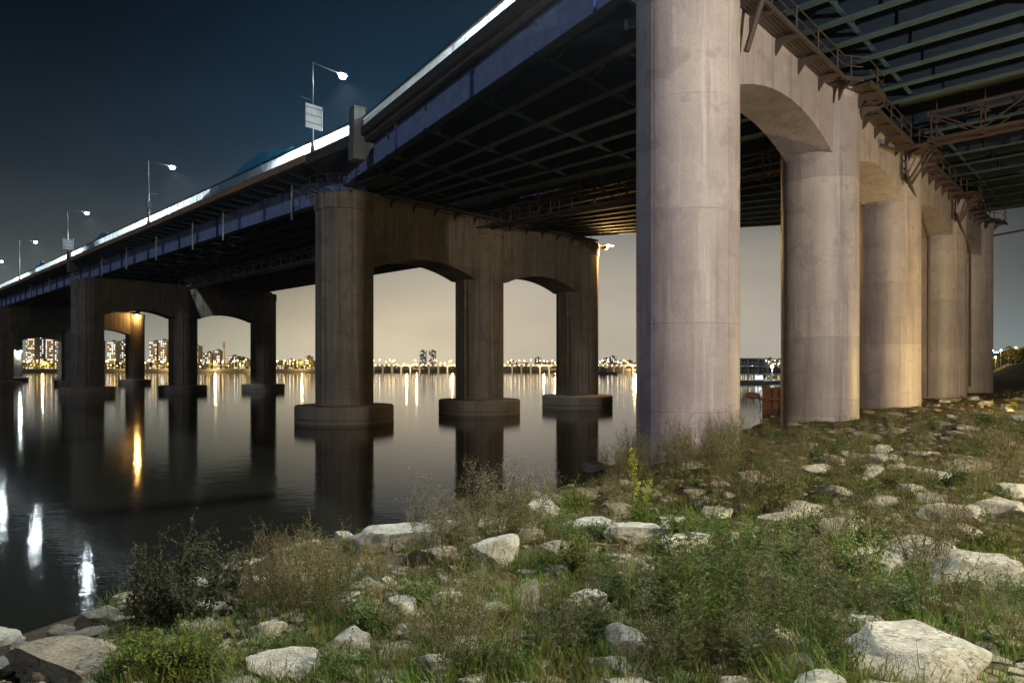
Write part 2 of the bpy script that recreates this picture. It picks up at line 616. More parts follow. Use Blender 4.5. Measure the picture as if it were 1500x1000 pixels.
mb = MB()
prof = [(842, -1), (846, 1.0), (854, 4.2), (880, 4.6), (1000, 6.0), (1600, 14)]
xs = [-1400 + 50 * i for i in range(45)]
mb.add([(x, y + 6 * math.sin(x * 0.013), z + (0.5 * math.sin(x * 0.05) if z > 1 else 0)) for y, z in prof for x in xs],
       [(j * 45 + i, j * 45 + i + 1, (j + 1) * 45 + i + 1, (j + 1) * 45 + i) for j in range(5) for i in range(44)])
mb.build('far_shore', M['soil'], kind='structure', smooth=True, sharp=None)

# ------------------------------------------------------------------ bridge frames
U = Vector((-0.7071, 0.7071, 0))      # along the bridge, away from the camera
V = Vector((0.7071, 0.7071, 0))       # across it, to the right
P1 = Vector((-14.35, 58.6, 0))        # first column of the first river pier
SPAN = 82.5
SLOPE = 0.006
Z3 = Vector((0, 0, 1))


def br(u, v, z=0.0):
    p = P1 + U * u + V * v
    return Vector((p.x, p.y, z + SLOPE * max(u, 0)))


C0 = [Vector((6.8, 26.5, 0)), Vector((16.7, 37.1, 0)), Vector((26.1, 47.3, 0)), Vector((37.0, 59.0, 0)), Vector((46.2, 68.9, 0))]
D0 = (C0[-1] - C0[0]).normalized()
N0 = Vector((D0.y, -D0.x, 0))         # towards the camera side of the bank pier


def r0(s, n=0.0, z=0.0):
    p = C0[0] + D0 * s + N0 * n
    return Vector((p.x, p.y, z))


S0 = [(c - C0[0]).dot(D0) for c in C0]


def arch_bay(mb, a, b_, nrm, half, ztop, spring, crown, ra, rb):
    """solid beam between two column axes a, b_ with an arched soffit"""
    d = (b_ - a); L = d.length; d = d / L
    n = 28
    top = []; bot = []
    for i in range(n + 1):
        s = L * i / n
        k = (s - ra) / (L - ra - rb)
        k = min(1, max(0, k))
        zz_ = spring + (crown - spring) * (1 - (2 * k - 1) ** 2)
        bot.append((s, zz_)); top.append((s, ztop))
    vs = []
    for side in (-1, 1):
        for s, z in bot: p = a + d * s + nrm * half * side; vs.append((p.x, p.y, z))
        for s, z in top: p = a + d * s + nrm * half * side; vs.append((p.x, p.y, z))
    m_ = n + 1
    fs = []
    for i in range(n):
        fs.append((i, i + 1, m_ + i + 1, m_ + i))
        o = 2 * m_
        fs.append((o + i + 1, o + i, o + m_ + i, o + m_ + i + 1))
        fs.append((i + 1, i, o + i, o + i + 1))
        fs.append((m_ + i, m_ + i + 1, o + m_ + i + 1, o + m_ + i))
    mb.add(vs, fs)
    return mb


# ------------------------------------------------------------------ bank pier: five smooth round columns
pier0 = empty('concrete_pier', (C0[0].x, C0[0].y, 1.0), 'pale smooth concrete pier of five round columns standing on the stony bank', 'bridge pier')
for i, c in enumerate(C0):
    zb = ground0(c.x, c.y) - 0.8
    Rr = 1.95
    prof = [(Rr, zb)]
    for lz in (2.9, 6.15, 10.3, 14.45, 17.7):
        if lz > zb + 0.3:
            prof += [(Rr, lz - 0.022), (Rr - 0.014, lz - 0.008), (Rr - 0.014, lz + 0.008), (Rr, lz + 0.022)]
    prof += [(Rr, 19.12), (Rr - 0.04, 19.16)]
    mb = MB(); mb.lathe(c, prof, 72)
    # form seams, a finger wide
    for k in range(4):
        t = 0.6 + k * math.pi / 2 + i * 0.4
        q = c + Vector((math.cos(t), math.sin(t), 0)) * (Rr + 0.001)
        mb.box((q.x, q.y, (zb + 19) / 2), 0.012, 0.03, 19 - zb, (math.cos(t), math.sin(t), 0), (-math.sin(t), math.cos(t), 0))
    mb.build('column', M['conc_near'], pier0, origin=(c.x, c.y, 0), smooth=True, sharp=30)
for a, b_ in zip(C0[:-1], C0[1:]):
    mb = MB(); arch_bay(mb, a, b_, N0, 1.2, 19.13, 15.55, 16.75, 1.4, 1.4)
    mb.build('arch_beam', M['conc_near'], pier0, origin=((a.x + b_.x) / 2, (a.y + b_.y) / 2, 0), smooth=True, sharp=30)

# ------------------------------------------------------------------ river piers
def fluted(i):
    # sixteen flat faces with narrow grooves between them
    j = i % 6
    face = math.cos(math.pi / 12) / math.cos((j - 2.5) / 6 * (math.pi / 6))
    return face * (0.952 if j == 0 else 1.0)


ROWLAB = ['dark fluted concrete river pier nearest the bank with three columns on round footings',
          'second dark concrete river pier from the bank with three columns',
          'third concrete river pier out in the water under an orange lamp',
          'farthest concrete river pier at the left edge of the picture']
for r in range(4):
    u0 = r * SPAN
    base = br(u0, 0)
    ztop = 19.15 + SLOPE * u0
    pier = empty('river_pier', (base.x, base.y, 0), ROWLAB[r], 'bridge pier', 'river piers')
    cols = [br(u0, 15.6 * k) for k in range(3)]
    for c in cols:
        c = Vector((c.x, c.y, 0))
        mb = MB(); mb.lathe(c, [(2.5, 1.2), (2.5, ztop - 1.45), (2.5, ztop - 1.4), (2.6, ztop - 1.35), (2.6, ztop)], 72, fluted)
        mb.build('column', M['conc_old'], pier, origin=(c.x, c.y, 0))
        mb = MB()
        mb.lathe(c, [(4.15, -3), (4.15, 0.28), (4.02, 0.3), (4.02, 0.36), (4.15, 0.38), (4.15, 1.28), (4.05, 1.42), (2.2, 1.46)], 56)
        mb.build('footing', M['conc_base'], pier, origin=(c.x, c.y, 0), smooth=True, sharp=30)
    for a, b_ in zip(cols[:-1], cols[1:]):
        a = Vector((a.x, a.y, 0)); b_ = Vector((b_.x, b_.y, 0))
        mb = MB(); arch_bay(mb, a, b_, U, 1.75, ztop - 0.02, 13.3 + SLOPE * u0, 14.45 + SLOPE * u0, 2.2, 2.2)
        # board-marked pilaster strips on the faces
        d = (b_ - a).normalized()
        for k in range(6):
            q = a + d * (2.9 + k * 2.0)
            for sgn in (-1, 1):
                mb.box((q.x + U.x * 1.755 * sgn, q.y + U.y * 1.755 * sgn, ztop - 2.3), 0.06, 0.05, 4.2, tuple(d), tuple(U))
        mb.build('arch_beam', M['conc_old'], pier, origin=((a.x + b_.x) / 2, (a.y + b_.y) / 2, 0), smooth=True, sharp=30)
    # crown slab on top of the pier
    mb = MB()
    c = (cols[0] + cols[2]) / 2
    mb.box((c.x, c.y, ztop + 0.16), 33.0, 4.1, 0.34, tuple(V), tuple(U))
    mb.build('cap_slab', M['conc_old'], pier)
    # steel bearings
    for vv in (0.6, 3.2, 5.8, 8.4, 18.0, 21.5, 25.0, 28.5, 31.2):
        q = br(u0, vv)
        mb = MB(); mb.box((q.x, q.y, ztop + 0.34), 0.7, 0.9, 0.03, tuple(V), tuple(U)); mb.box((q.x, q.y, ztop + 0.31), 0.9, 1.1, 0.05, tuple(V), tuple(U))
        mb.build('bearing', M['black'], pier)

# ------------------------------------------------------------------ girders
def girder(name, p0, p1, zb, zt, parent, fl=0.5, web=M['steel_teal'], step=3.0, flange=None, side=0):
    """I-girder between plan points; zb/zt may be pairs for the two ends"""
    z0b, z1b = zb if isinstance(zb, tuple) else (zb, zb)
    z0t, z1t = zt if isinstance(zt, tuple) else (zt, zt)
    p0 = Vector(p0); p1 = Vector(p1)
    d = (p1 - p0); d.z = 0; L = d.length; d.normalize()
    s = Vector((-d.y, d.x, 0))
    mb = MB()
    a = Vector((p0.x, p0.y, 0)); b_ = Vector((p1.x, p1.y, 0))
    w = 0.03
    if web is M['steel_teal']: mb.cm = 1
    mb.add([a + s * w + Z3 * (z0b + 0.05), b_ + s * w + Z3 * (z1b + 0.05), b_ + s * w + Z3 * z1t, a + s * w + Z3 * z0t,
            a - s * w + Z3 * (z0b + 0.05), b_ - s * w + Z3 * (z1b + 0.05), b_ - s * w + Z3 * z1t, a - s * w + Z3 * z0t],
           [(0, 1, 2, 3), (5, 4, 7, 6), (0, 3, 7, 4), (1, 5, 6, 2), (3, 2, 6, 7), (0, 4, 5, 1)])
    mb.cm = 0 if web is M['steel_teal'] else 1
    mb.beam(a + Z3 * (z0b + 0.022), b_ + Z3 * (z1b + 0.022), fl, 0.05)
    mb.beam(a + Z3 * (z0t + 0.02), b_ + Z3 * (z1t + 0.02), fl * 0.8, 0.04)
    go = mb.build(name, [web, M['steel_shade']], parent, origin=(p0.x, p0.y, z0b))
    ms = MB()
    n = max(1, int(L / step))
    for k in range(n + 1):
        f = k / n
        q = a.lerp(b_, f); zb_ = z0b + (z1b - z0b) * f; zt_ = z0t + (z1t - z0t) * f
        for sg in ((-1, 1) if side == 0 else (side,)):
            ms.box(q + s * sg * (w + fl * 0.2) + Z3 * ((zb_ + zt_) / 2 + 0.04), 0.03, fl * 0.4, zt_ - zb_ - 0.08, tuple(d), tuple(s))
    ms.build('stiffener', flange or M['steel_shade'], go, kind='stuff')
    return go


def cross(parent, a, b_, zb, zt):
    """K-brace between two neighbouring girders at plan points a, b_"""
    a = Vector((a[0], a[1], 0)); b_ = Vector((b_[0], b_[1], 0))
    m_ = (a + b_) / 2
    mb = MB()
    mb.beam(a + Z3 * (zb + 0.2), b_ + Z3 * (zb + 0.2), 0.2, 0.04)
    mb.beam(a + Z3 * (zb + 0.28), b_ + Z3 * (zb + 0.28), 0.04, 0.14)
    mb.beam(a + Z3 * (zt - 0.2), m_ + Z3 * (zb + 0.3), 0.1, 0.1)
    mb.beam(b_ + Z3 * (zt - 0.2), m_ + Z3 * (zb + 0.3), 0.1, 0.1)
    mb.box(m_ + Z3 * (zb + 0.32), 0.5, 0.03, 0.36, tuple((b_ - a).normalized()), (-(b_ - a).normalized().y, (b_ - a).normalized().x, 0))
    return mb.build('cross_brace', M['steel_teal'], parent, origin=(m_.x, m_.y, zb))


# --- river spans, two parallel decks with an open strip between them
ULEN = 3 * SPAN + 78
WB, WT = 19.5, 21.95
main_l = empty('bridge_deck', tuple(br(0, 0, 0)), 'long blue girder bridge deck crossing the river with frosted white parapet and street lamps', 'bridge')
main_r = empty('bridge_deck', tuple(br(0, 20, 0)), 'farther parallel river bridge deck, seen dark from below behind the first', 'bridge')
U0 = -6.0


def zz2(z, ua, ub):
    return (z + SLOPE * max(0, ua), z + SLOPE * max(0, ub))


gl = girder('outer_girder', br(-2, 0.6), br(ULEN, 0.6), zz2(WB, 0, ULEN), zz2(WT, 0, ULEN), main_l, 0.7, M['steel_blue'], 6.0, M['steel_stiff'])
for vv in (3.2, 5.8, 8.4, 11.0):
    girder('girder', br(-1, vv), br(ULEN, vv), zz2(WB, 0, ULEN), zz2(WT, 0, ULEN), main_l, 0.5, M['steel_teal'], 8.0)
for vv in (18.0, 21.5, 25.0, 28.5, 31.2):
    girder('girder', br(-1, vv), br(ULEN, vv), zz2(WB, 0, ULEN), zz2(WT, 0, ULEN), main_r, 0.5, M['steel_teal'], 8.0)
for k in range(26):
    u = 4 + k * 6.0
    for va, vb in ((0.6, 3.2), (3.2, 5.8), (5.8, 8.4), (8.4, 11.0)):
        cross(main_l, br(u, va), br(u, vb), WB + SLOPE * u, WT + SLOPE * u)


def strip(mb, uva, uvb, z0, z1, ua, ub):
    pa = [br(ua, uva, z0), br(ua, uvb, z0), br(ub, uvb, z0), br(ub, uva, z0), br(ua, uva, z1), br(ua, uvb, z1), br(ub, uvb, z1), br(ub, uva, z1)]
    mb.add(pa, [(0, 1, 2, 3), (7, 6, 5, 4), (0, 4, 5, 1), (1, 5, 6, 2), (2, 6, 7, 3), (3, 7, 4, 0)])


mb = MB(); strip(mb, -2.2, 13.6, 22.02, 22.3, -5.0, ULEN); mb.build('deck_slab', M['conc_deck'], main_l)
mb = MB(); strip(mb, -2.2, 12.0, 22.304, 22.36, -5.0, ULEN); mb.build('road_surface', M['asphalt'], main_l)
mb = MB(); strip(mb, 15.7, 33.5, 22.02, 22.3, -3.2, ULEN); mb.build('deck_slab', M['conc_deck'], main_r)
mb = MB(); strip(mb, 33.1, 33.6, 21.9, 23.2, -3.2, ULEN); mb.build('parapet', M['conc_deck'], main_r)
mb = MB(); strip(mb, 15.5, 15.8, 21.9, 22.9, -3.2, ULEN); mb.build('parapet', M['conc_deck'], main_r)
mb = MB(); strip(mb, 13.5, 13.8, 21.9, 22.9, -3.2, ULEN); mb.build('parapet', M['conc_deck'], main_l)
mb = MB(); strip(mb, -2.62, -2.21, 22.12, 22.78, 2.0, ULEN); mb.build('kerb', M['kerb'], main_l)
# overhang brackets under the footway
brk = None
for k in range(64):
    u = 3.4 + k * 2.6
    a0 = br(u, 0.55, 0); a1 = br(u, -2.2, 0)
    zr = SLOPE * u
    d = -V
    mb = MB()
    s = U * 0.05
    pts = [(0.55, 21.66), (-2.15, 21.93), (-2.15, 22.01), (0.55, 22.01)]
    vs = [br(u, v_, 0) + sg * s + Z3 * z_ for sg in (-1, 1) for v_, z_ in pts]
    mb.add(vs, [(0, 1, 2, 3), (7, 6, 5, 4), (0, 4, 5, 1), (1, 5, 6, 2), (2, 6, 7, 3), (3, 7, 4, 0)])
    p = br(u, -1, 21.6)
    mb.build('overhang_bracket', M['steel_shade'], main_l, origin=tuple(p))
# parapet: frosted panels between posts with a dark handrail
pan = MB(); pan.sheet((0, 0, 0.44), 1.94, 0.86, tuple(U))
pan_me = pan.mesh('parapet_panel', M['panel'])
pst = MB(); pst.box((0, 0, 0.47), 0.05, 0.07, 0.94, tuple(U), tuple(V))
pst_me = pst.mesh('parapet_post', M['steel_grey'])
NP = 150
rest = MB(); restp = MB()
for k in range(NP):
    u = -5.2 + 2.0 * k
    q = br(u + 1, -2.4, 22.79)
    if k < 95:
        inst('parapet_panel', pan_me, q, main_l)
        inst('parapet_post', pst_me, br(u, -2.4, 22.79), main_l)
    else:
        rest.sheet(q + Z3 * 0.44, 1.94, 0.86, tuple(U))
rest.build('parapet_panel', M['panel'], main_l, kind='stuff')
mb = MB(); mb.beam(br(-5.2, -2.4, 23.75), br(ULEN, -2.4, 23.75), 0.12, 0.09); mb.build('handrail', M['black'], main_l)
# drain pipes hanging down the outer girder
for u in (9, 25, 34, 47, 60, 73, 92, 110, 128):
    mb = MB()
    q = br(u, -0.25, 0)
    zr = SLOPE * u
    mb.tube(q + Z3 * (22.1 + zr), q + Z3 * (18.5 + zr), 0.09, 0.09, 8)
    for z_ in (19.8, 21.3):
        mb.beam(q + Z3 * (z_ + zr), br(u, 0.6, z_), 0.05, 0.05)
    mb.build('drain_pipe', M['steel_grey'], main_l)

# --- approach decks fanning out over the bank
RA1 = [(-14.5, 58.5), (-13.4, 59.5), (-11.9, 61.0), (-10.8, 62.0), (-9.8, 63.0), (-8.3, 64.4), (-7.3, 65.4)]
RA0 = [r0(-0.7), r0(2.9), r0(6.4), r0(10.0), r0(13.5), r0(17.0), r0(20.4)]
AB, AT = 20.0, 22.1
app_l = empty('approach_deck', (6, 26, 0), 'dark approach deck over the bank with blue outer girder and fanning steel beams', 'bridge')
app_r = empty('approach_deck', (36, 58, 0), 'farther approach deck of teal beams over the right-hand bank columns', 'bridge')
for k, (a, b_) in enumerate(zip(RA1, RA0)):
    if k == 0:
        girder('outer_girder', (a[0] + 0.25, a[1] + 0.2, 0), (b_.x + 3.5, b_.y - 5.2, 0), 20.12, AT, app_l, 0.6, M['steel_blue'], 10.0, M['steel_stiff'])
    else:
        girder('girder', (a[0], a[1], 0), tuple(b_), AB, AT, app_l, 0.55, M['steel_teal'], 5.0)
for k in range(6):
    for j in range(6):
        f = (k + 0.5) / 6
        fa = Vector((*RA1[j], 0)).lerp(RA0[j], f); fb = Vector((*RA1[j + 1], 0)).lerp(RA0[j + 1], f)
        cross(app_l, fa, fb, AB, AT)
BD = Vector((0.713, -0.701, 0))
BL = 46.0
BS = [-1.2 + 2.4 * k for k in range(10)]
for s in BS[1:]:
    girder('girder', tuple(r0(s, 0.3)), tuple(r0(s) + BD * BL), AB, AT, app_l, 0.5, M['steel_teal'], 4.4)
for k in range(6):
    for j in range(1, 9):
        cross(app_l, r0(BS[j]) + BD * (3.2 + 6.6 * k), r0(BS[j + 1]) + BD * (3.2 + 6.6 * k), AB, AT)
BR = [27.5 + 3.3 * k for k in range(10)]
RR1 = [br(-1, 17.6 + 1.5 * k) for k in range(10)]
for s, q in zip(BR, RR1):
    girder('girder', tuple(q), tuple(r0(s)), AB, AT, app_r, 0.5, M['steel_teal'], 5.0)
    girder('girder', tuple(r0(s, 0.3)), tuple(r0(s) + BD * 40), AB, AT, app_r, 0.5, M['steel_teal'], 4.4)
for k in range(5):
    for j in range(9):
        cross(app_r, r0(BR[j]) + BD * (3 + 6.6 * k), r0(BR[j + 1]) + BD * (3 + 6.6 * k), AB, AT)
        f = (k + 0.5) / 5
        cross(app_r, RR1[j].lerp(r0(BR[j]), f), RR1[j + 1].lerp(r0(BR[j + 1]), f), AB, AT)
# slabs
LE = [Vector((-14.0, 54.4, 0)), r0(-0.7) + Vector((-1.35, -0.7, 0))]      # left deck edge plan line
ld = (LE[1] - LE[0]).normalized()
far_end = r0(-0.7) + ld * 7 + Vector((-1.0, -0.6, 0))
ll = Vector((-ld.y, ld.x, 0))       # left-hand normal of the direction towards camera
if ll.x < 0: ll = -ll               # inward
eA = Vector((-12.2, 53.9, 0))
eB = eA + ld * 34
poly = [(eA.x, eA.y), (-4.2, 70.6), (24.2, 45.0), (24.2 + BD.x * BL, 45.0 + BD.y * BL), (r0(-2).x + BD.x * BL, r0(-2).y + BD.y * BL), (eB.x + 5, eB.y - 6.0), (eB.x, eB.y)]
mb = MB(); mb.prism(poly, 22.15, 22.45); mb.build('deck_slab', M['conc_deck'], app_l)
poly = [(br(-3.2, 16.6).x, br(-3.2, 16.6).y), (br(-3.2, 33.5).x, br(-3.2, 33.5).y), (r0(60).x, r0(60).y), (r0(60).x + BD.x * 40, r0(60).y + BD.y * 40), (r0(26).x + BD.x * 40, r0(26).y + BD.y * 40), (r0(26).x, r0(26).y)]
mb = MB(); mb.prism(poly, 22.15, 22.45); mb.build('deck_slab', M['conc_deck'], app_r)
mb = MB(); mb.beam(br(-3.2, 33.5, 22.6), r0(60, 0, 22.6), 0.3, 1.3); mb.beam(r0(60, 0, 22.6), r0(60, 0, 22.6) + BD * 40, 0.3, 1.3); mb.build('parapet', M['conc_deck'], app_r)
# edge kerb and railing of the near approach
mb = MB()
mb.beam(Vector((eA.x, eA.y, 22.72)) - ll * 0.05, Vector((eB.x, eB.y, 22.72)) - ll * 0.05, 0.5, 0.62)
mb.build('kerb', M['conc_dark'], app_l)
mb = MB()
Lr = (eB - eA).length
n = int(Lr / 0.16)
for k in range(n):
    q = eA + ld * (Lr * k / n) - ll * 0.1
    mb.box((q.x, q.y, 23.40), 0.03, 0.05, 0.72, tuple(ld), tuple(ll))
mb.build('railing_bars', M['steel_grey'], app_l, kind='stuff')
for k in range(17):
    q = eA + ld * (1.0 + 2.0 * k) - ll * 0.03
    mb = MB(); mb.sheet((q.x, q.y, 23.38), 1.94, 0.66, tuple(ld))
    mb.build('parapet_panel', M['panel'], app_l, origin=(q.x, q.y, 23))
mb = MB()
mb.beam(Vector((eA.x, eA.y, 23.8)) - ll * 0.1, Vector((eB.x, eB.y, 23.8)) - ll * 0.1, 0.16, 0.1)
mb.build('handrail', M['black'], app_l)

# concrete end posts at the joints
def end_post(q, dirv, nrm, zb, zt, label, yellow=False):
    t = empty('end_post', (q.x, q.y, zb), label, 'end post')
    mb = MB()
    mb.box((q.x, q.y, (zt + 22.0) / 2), 1.15, 0.9, zt - 22.0, tuple(dirv), tuple(nrm))
    # tapered foot
    vs = []
    for (w0, w1, z_) in ((-0.5, 0.5, zb), (-0.5, 0.9, zb + 0.9), (-0.575, 1.5, 22.0)):
        for sx, n_ in ((-0.5, w0), (0.5, w0), (0.5, w1), (-0.5, w1)):
            p = q + dirv * sx * 1.1 + nrm * n_
            vs.append((p.x, p.y, z_))
    mb.add(vs, [(3, 2, 1, 0), (8, 9, 10, 11)] + [(4 * j + i, 4 * j + (i + 1) % 4, 4 * j + 4 + (i + 1) % 4, 4 * j + 4 + i) for j in (0, 1) for i in range(4)])
    mb.build('post_body', M['conc_post'], t)
    mb = MB(); mb.box((q.x, q.y, zt + 0.04), 1.25, 1.0, 0.08, tuple(dirv), tuple(nrm)); mb.build('cap', M['conc_post'], t)
    for sx in (-0.34, 0.0, 0.34):
        p = q + dirv * sx - nrm * 0.47
        mb = MB(); mb.box((p.x, p.y, (zt + 22.4) / 2), 0.14, 0.05, zt - 22.9, tuple(dirv), tuple(nrm)); mb.build('panel_rib', M['conc_post'], t)
    if yellow:
        p = q + dirv * 0.62 - nrm * 0.3
        mb = MB(); mb.tube((p.x, p.y, zt - 1), (p.x + nrm.x * 0.8, p.y + nrm.y * 0.8, zb - 0.4), 0.12, 0.12, 8); mb.build('striped_pipe', M['yellow'], t)
    return t


end_post(Vector((-12.0, 52.9, 0)), -ld, ll, 20.6, 24.55, 'square concrete end post at the joint between railing and frosted parapet')
end_post(br(SPAN + 1, -2.2), U, V, 20.9, 24.5, 'smaller concrete end post with yellow striped pipe above the second pier', True)
# dark haunch under the lamp base beside the end post
mb = MB()
vs = []
for u in (-5.1, 2.2):
    for v_, z_ in ((0.5, 20.9), (-2.55, 21.9), (-2.6, 22.74), (0.5, 22.0)):
        vs.append(br(u, v_, z_))
mb.add(vs, [(0, 1, 2, 3), (7, 6, 5, 4), (0, 4, 5, 1), (1, 5, 6, 2), (2, 6, 7, 3), (3, 7, 4, 0)])
mb.build('haunch', M['conc_dark'], main_l)

# ------------------------------------------------------------------ street lamps on the bridge
def lamp_light(name, loc, power, col, typ='POINT', rad=0.25, **kw):
    d = bpy.data.lights.new(name, typ)
    d.energy = power
    d.color = col
    d.shadow_soft_size = rad
    o = bpy.data.objects.new(name, d)
    o.location = loc
    for k, v in kw.items(): setattr(d, k, v)
    COL.objects.link(o)
    return o


LAMPU = [0.0, 41.5, 83.0, 124.5, 166.0]
LAMPH = [7.0, 7.5, 8.0, 8.2, 8.4]
LLAB = ['tall street lamp with a square sign board beside the concrete end post', 'bridge street lamp with small crossbar, second along the parapet',
        'bridge street lamp with pale board above the second pier', 'bridge street lamp with thin crossbar, fourth along the parapet', 'farthest bridge street lamp at the left edge']
for i, (u, h) in enumerate(zip(LAMPU, LAMPH)):
    q = br(u + 0.6, -2.72, 22.5)
    t = empty('street_lamp', tuple(q), LLAB[i], 'street lamp', 'street lamps along the bridge parapet')
    mb = MB(); mb.tube(q, q + Z3 * (h - 2), 0.13, 0.09, 10); mb.tube(q + Z3 * (h - 2), q + Z3 * (h + 0.6), 0.09, 0.07, 10); mb.tube(q, q + Z3 * 0.5, 0.19, 0.19, 10); mb.build('pole', M['pole'], t)
    top = q + Z3 * (h + 0.6)
    end = top + V * 2.55 - Z3 * 0.12
    mb = MB(); mb.tube(top, end, 0.06, 0.05, 8); mb.build('arm', M['pole'], t)
    mb = MB()
    mb.box(end + V * 0.3 + Z3 * 0.02, 0.9, 0.36, 0.16, tuple(V), tuple(U)); mb.build('lamp_head', M['pole'], t)
    mb = MB(); bc = end + V * 0.32 - Z3 * 0.2
    mb.lathe(bc, [(0.06, -0.2), (0.22, -0.13), (0.28, 0.0), (0.24, 0.1), (0.1, 0.13)], 14); mb.build('lamp_glass', M['bulb_white'], t, smooth=True)
    if i in (0, 2):
        c = q + Z3 * (3.0 if i == 0 else 2.6) - U * 0.18
        mb = MB(); mb.box(c, 0.04, 1.5, 2.0 if i == 0 else 1.7, tuple(U), tuple(V)); mb.build('sign_board', M['board'], t)
        mb = MB()
        for dz in (-0.55, 0.1, 0.7): mb.beam(c - U * 0.05 - V * 0.8 + Z3 * dz, c - U * 0.05 + V * 0.8 + Z3 * dz, 0.05, 0.05)
        for dv in (-0.76, 0.76): mb.beam(c - U * 0.05 + V * dv - Z3 * 1.0, c - U * 0.05 + V * dv + Z3 * 1.0, 0.05, 0.05)
        mb.build('board_frame', M['pole'], t)
        mb = MB(); mb.beam(q + Z3 * 4.4 - V * 0.9 + U * 0.3 + Z3 * 0.2, q + Z3 * 4.4, 0.1, 0.08); mb.build('crossbar', M['pole'], t)
    else:
        mb = MB(); mb.beam(q + Z3 * 4.0 - V * 0.1, q + Z3 * 4.0 + V * 1.1, 0.06, 0.06); mb.build('crossbar', M['pole'], t)
    if i == 1:
        mb = MB(); mb.box(q + Z3 * 2.5, 0.5, 0.4, 0.9, tuple(V), tuple(U)); mb.build('control_box', M['pole'], t)
    lo = lamp_light('bridge_lamp_light', bc - Z3 * 0.5, 42000, (0.82, 0.95, 1.0), 'SPOT', 0.2, spot_size=R(136), spot_blend=0.35)
    lo.parent = t; lo.location = bc - Z3 * 0.5 - q
    lo.rotation_euler = (V * 0.42 - Z3).to_track_quat('-Z', 'Y').to_euler()

q = eA + ld * 27 - ll * 0.35 + Z3 * 22.6  # unseen lamp added above the frame to brighten the approach railing
t = empty('street_lamp', tuple(q), 'added unseen street lamp on the approach railing above the nearest bank column', 'street lamp', 'street lamps along the bridge parapet')
mb = MB(); mb.tube(q, q + Z3 * 7.4, 0.13, 0.07, 10); mb.build('pole', M['pole'], t)
mb = MB(); mb.tube(q + Z3 * 7.4, q + Z3 * 7.3 + ll * 2.6, 0.06, 0.05, 8); mb.build('arm', M['pole'], t)
mb = MB(); mb.box(q + Z3 * 7.32 + ll * 2.9, 0.9, 0.36, 0.16, tuple(ll), tuple(ld)); mb.build('lamp_head', M['pole'], t)
mb = MB(); mb.lathe(q + Z3 * 7.1 + ll * 2.9, [(0.06, -0.2), (0.22, -0.13), (0.28, 0.0), (0.24, 0.1), (0.1, 0.13)], 14); mb.build('lamp_glass', M['bulb_white'], t, smooth=True)
lo = lamp_light('bridge_lamp_light', (0, 0, 0), 60000, (0.82, 0.95, 1.0), 'SPOT', 0.2, spot_size=R(150), spot_blend=0.3); lo.parent = t; lo.location = Z3 * 6.8 + ll * 2.9
lo.rotation_euler = (ll * 0.42 - Z3).to_track_quat('-Z', 'Y').to_euler()

# unseen lamps added on the far kerb to brighten the parapet panels
def kerb_fill_lamp(q, d, sd, power, lab):
    t = empty('street_lamp', tuple(q), lab, 'street lamp', 'added fill lamps on the far kerb of the roadway')
    mb = MB(); mb.tube(q, q + Z3 * 7.6, 0.12, 0.07, 8); mb.build('pole', M['pole'], t)
    e = q + Z3 * 7.5 + d * 2.2
    mb = MB(); mb.tube(q + Z3 * 7.6, e, 0.06, 0.05, 6); mb.build('arm', M['pole'], t)
    mb = MB(); mb.box(e + d * 0.3, 0.9, 0.36, 0.16, tuple(d), tuple(sd)); mb.build('lamp_head', M['pole'], t)
    mb = MB(); mb.lathe(e + d * 0.3 - Z3 * 0.2, [(0.06, -0.14), (0.2, -0.08), (0.24, 0.0), (0.1, 0.1)], 12); mb.build('lamp_glass', M['bulb_soft2'], t, smooth=True)
    lo = lamp_light('kerb_fill_light', (0, 0, 0), power, (0.84, 0.97, 1.0), 'SPOT', 0.2, spot_size=R(150), spot_blend=0.3)
    lo.parent = t; lo.location = e + d * 0.3 - Z3 * 0.55 - q
    lo.rotation_euler = (d * 0.5 - Z3).to_track_quat('-Z', 'Y').to_euler()


M['bulb_soft2'] = emit('kerb_fill_glass', (0.85, 0.97, 1.0), 60)
for k, u in enumerate((8, 29, 50, 71, 92, 113, 134, 155)):
    kerb_fill_lamp(br(u, 13.2, 22.3), -V, U, 8500, ORD[k] + ' added unseen lamp along the far kerb of the main roadway')
for k, a in enumerate((7, 19)):
    kerb_fill_lamp(eA + ld * a + ll * 13 + Z3 * 22.45, -ll, ld, 7000, ORD[k] + ' added unseen lamp along the far kerb of the approach roadway')

# blue tarpaulin heaps on the footway
def tarp(u, L, H, W, lab):
    mb = MB()
    nu, nv = 36, 12
    vs = []
    for i in range(nu + 1):
        for j in range(nv + 1):
            a = i / nu; b_ = j / nv
            e = (1 - abs(2 * a - 1) ** 2.2) ** 0.8
            s = math.sin(math.pi * b_) ** 0.6
            hgt = H * e * s
            p = br(u + L * (a - 0.5), -1.8 + W * b_, 22.37 + hgt * (1 + 0.18 * noise.noise((a * 9, b_ * 4, u))))
            p += V * 0.12 * noise.noise((a * 14, b_ * 5, 3 + u)) + Z3 * 0.34 * abs(noise.noise((a * 21, b_ * 6, u))) * s
            vs.append(p)
    mb.add(vs, [(i * (nv + 1) + j, i * (nv + 1) + j + 1, (i + 1) * (nv + 1) + j + 1, (i + 1) * (nv + 1) + j) for i in range(nu) for j in range(nv)])
    return mb.build('tarpaulin_heap', M['tarp'], None, origin=tuple(br(u, 0, 22.36)), label=lab, cat='tarpaulin')


tarp(15.5, 24.0, 3.7, 3.4, 'big heap under blue tarpaulin behind the frosted parapet beside the first street lamp')
tarp(71.0, 12.0, 3.1, 2.8, 'small heap under blue tarpaulin beside the third street lamp')
tarp(116.0, 13.0, 3.1, 2.8, 'blue tarpaulin heap beside the fourth street lamp, far along the parapet')

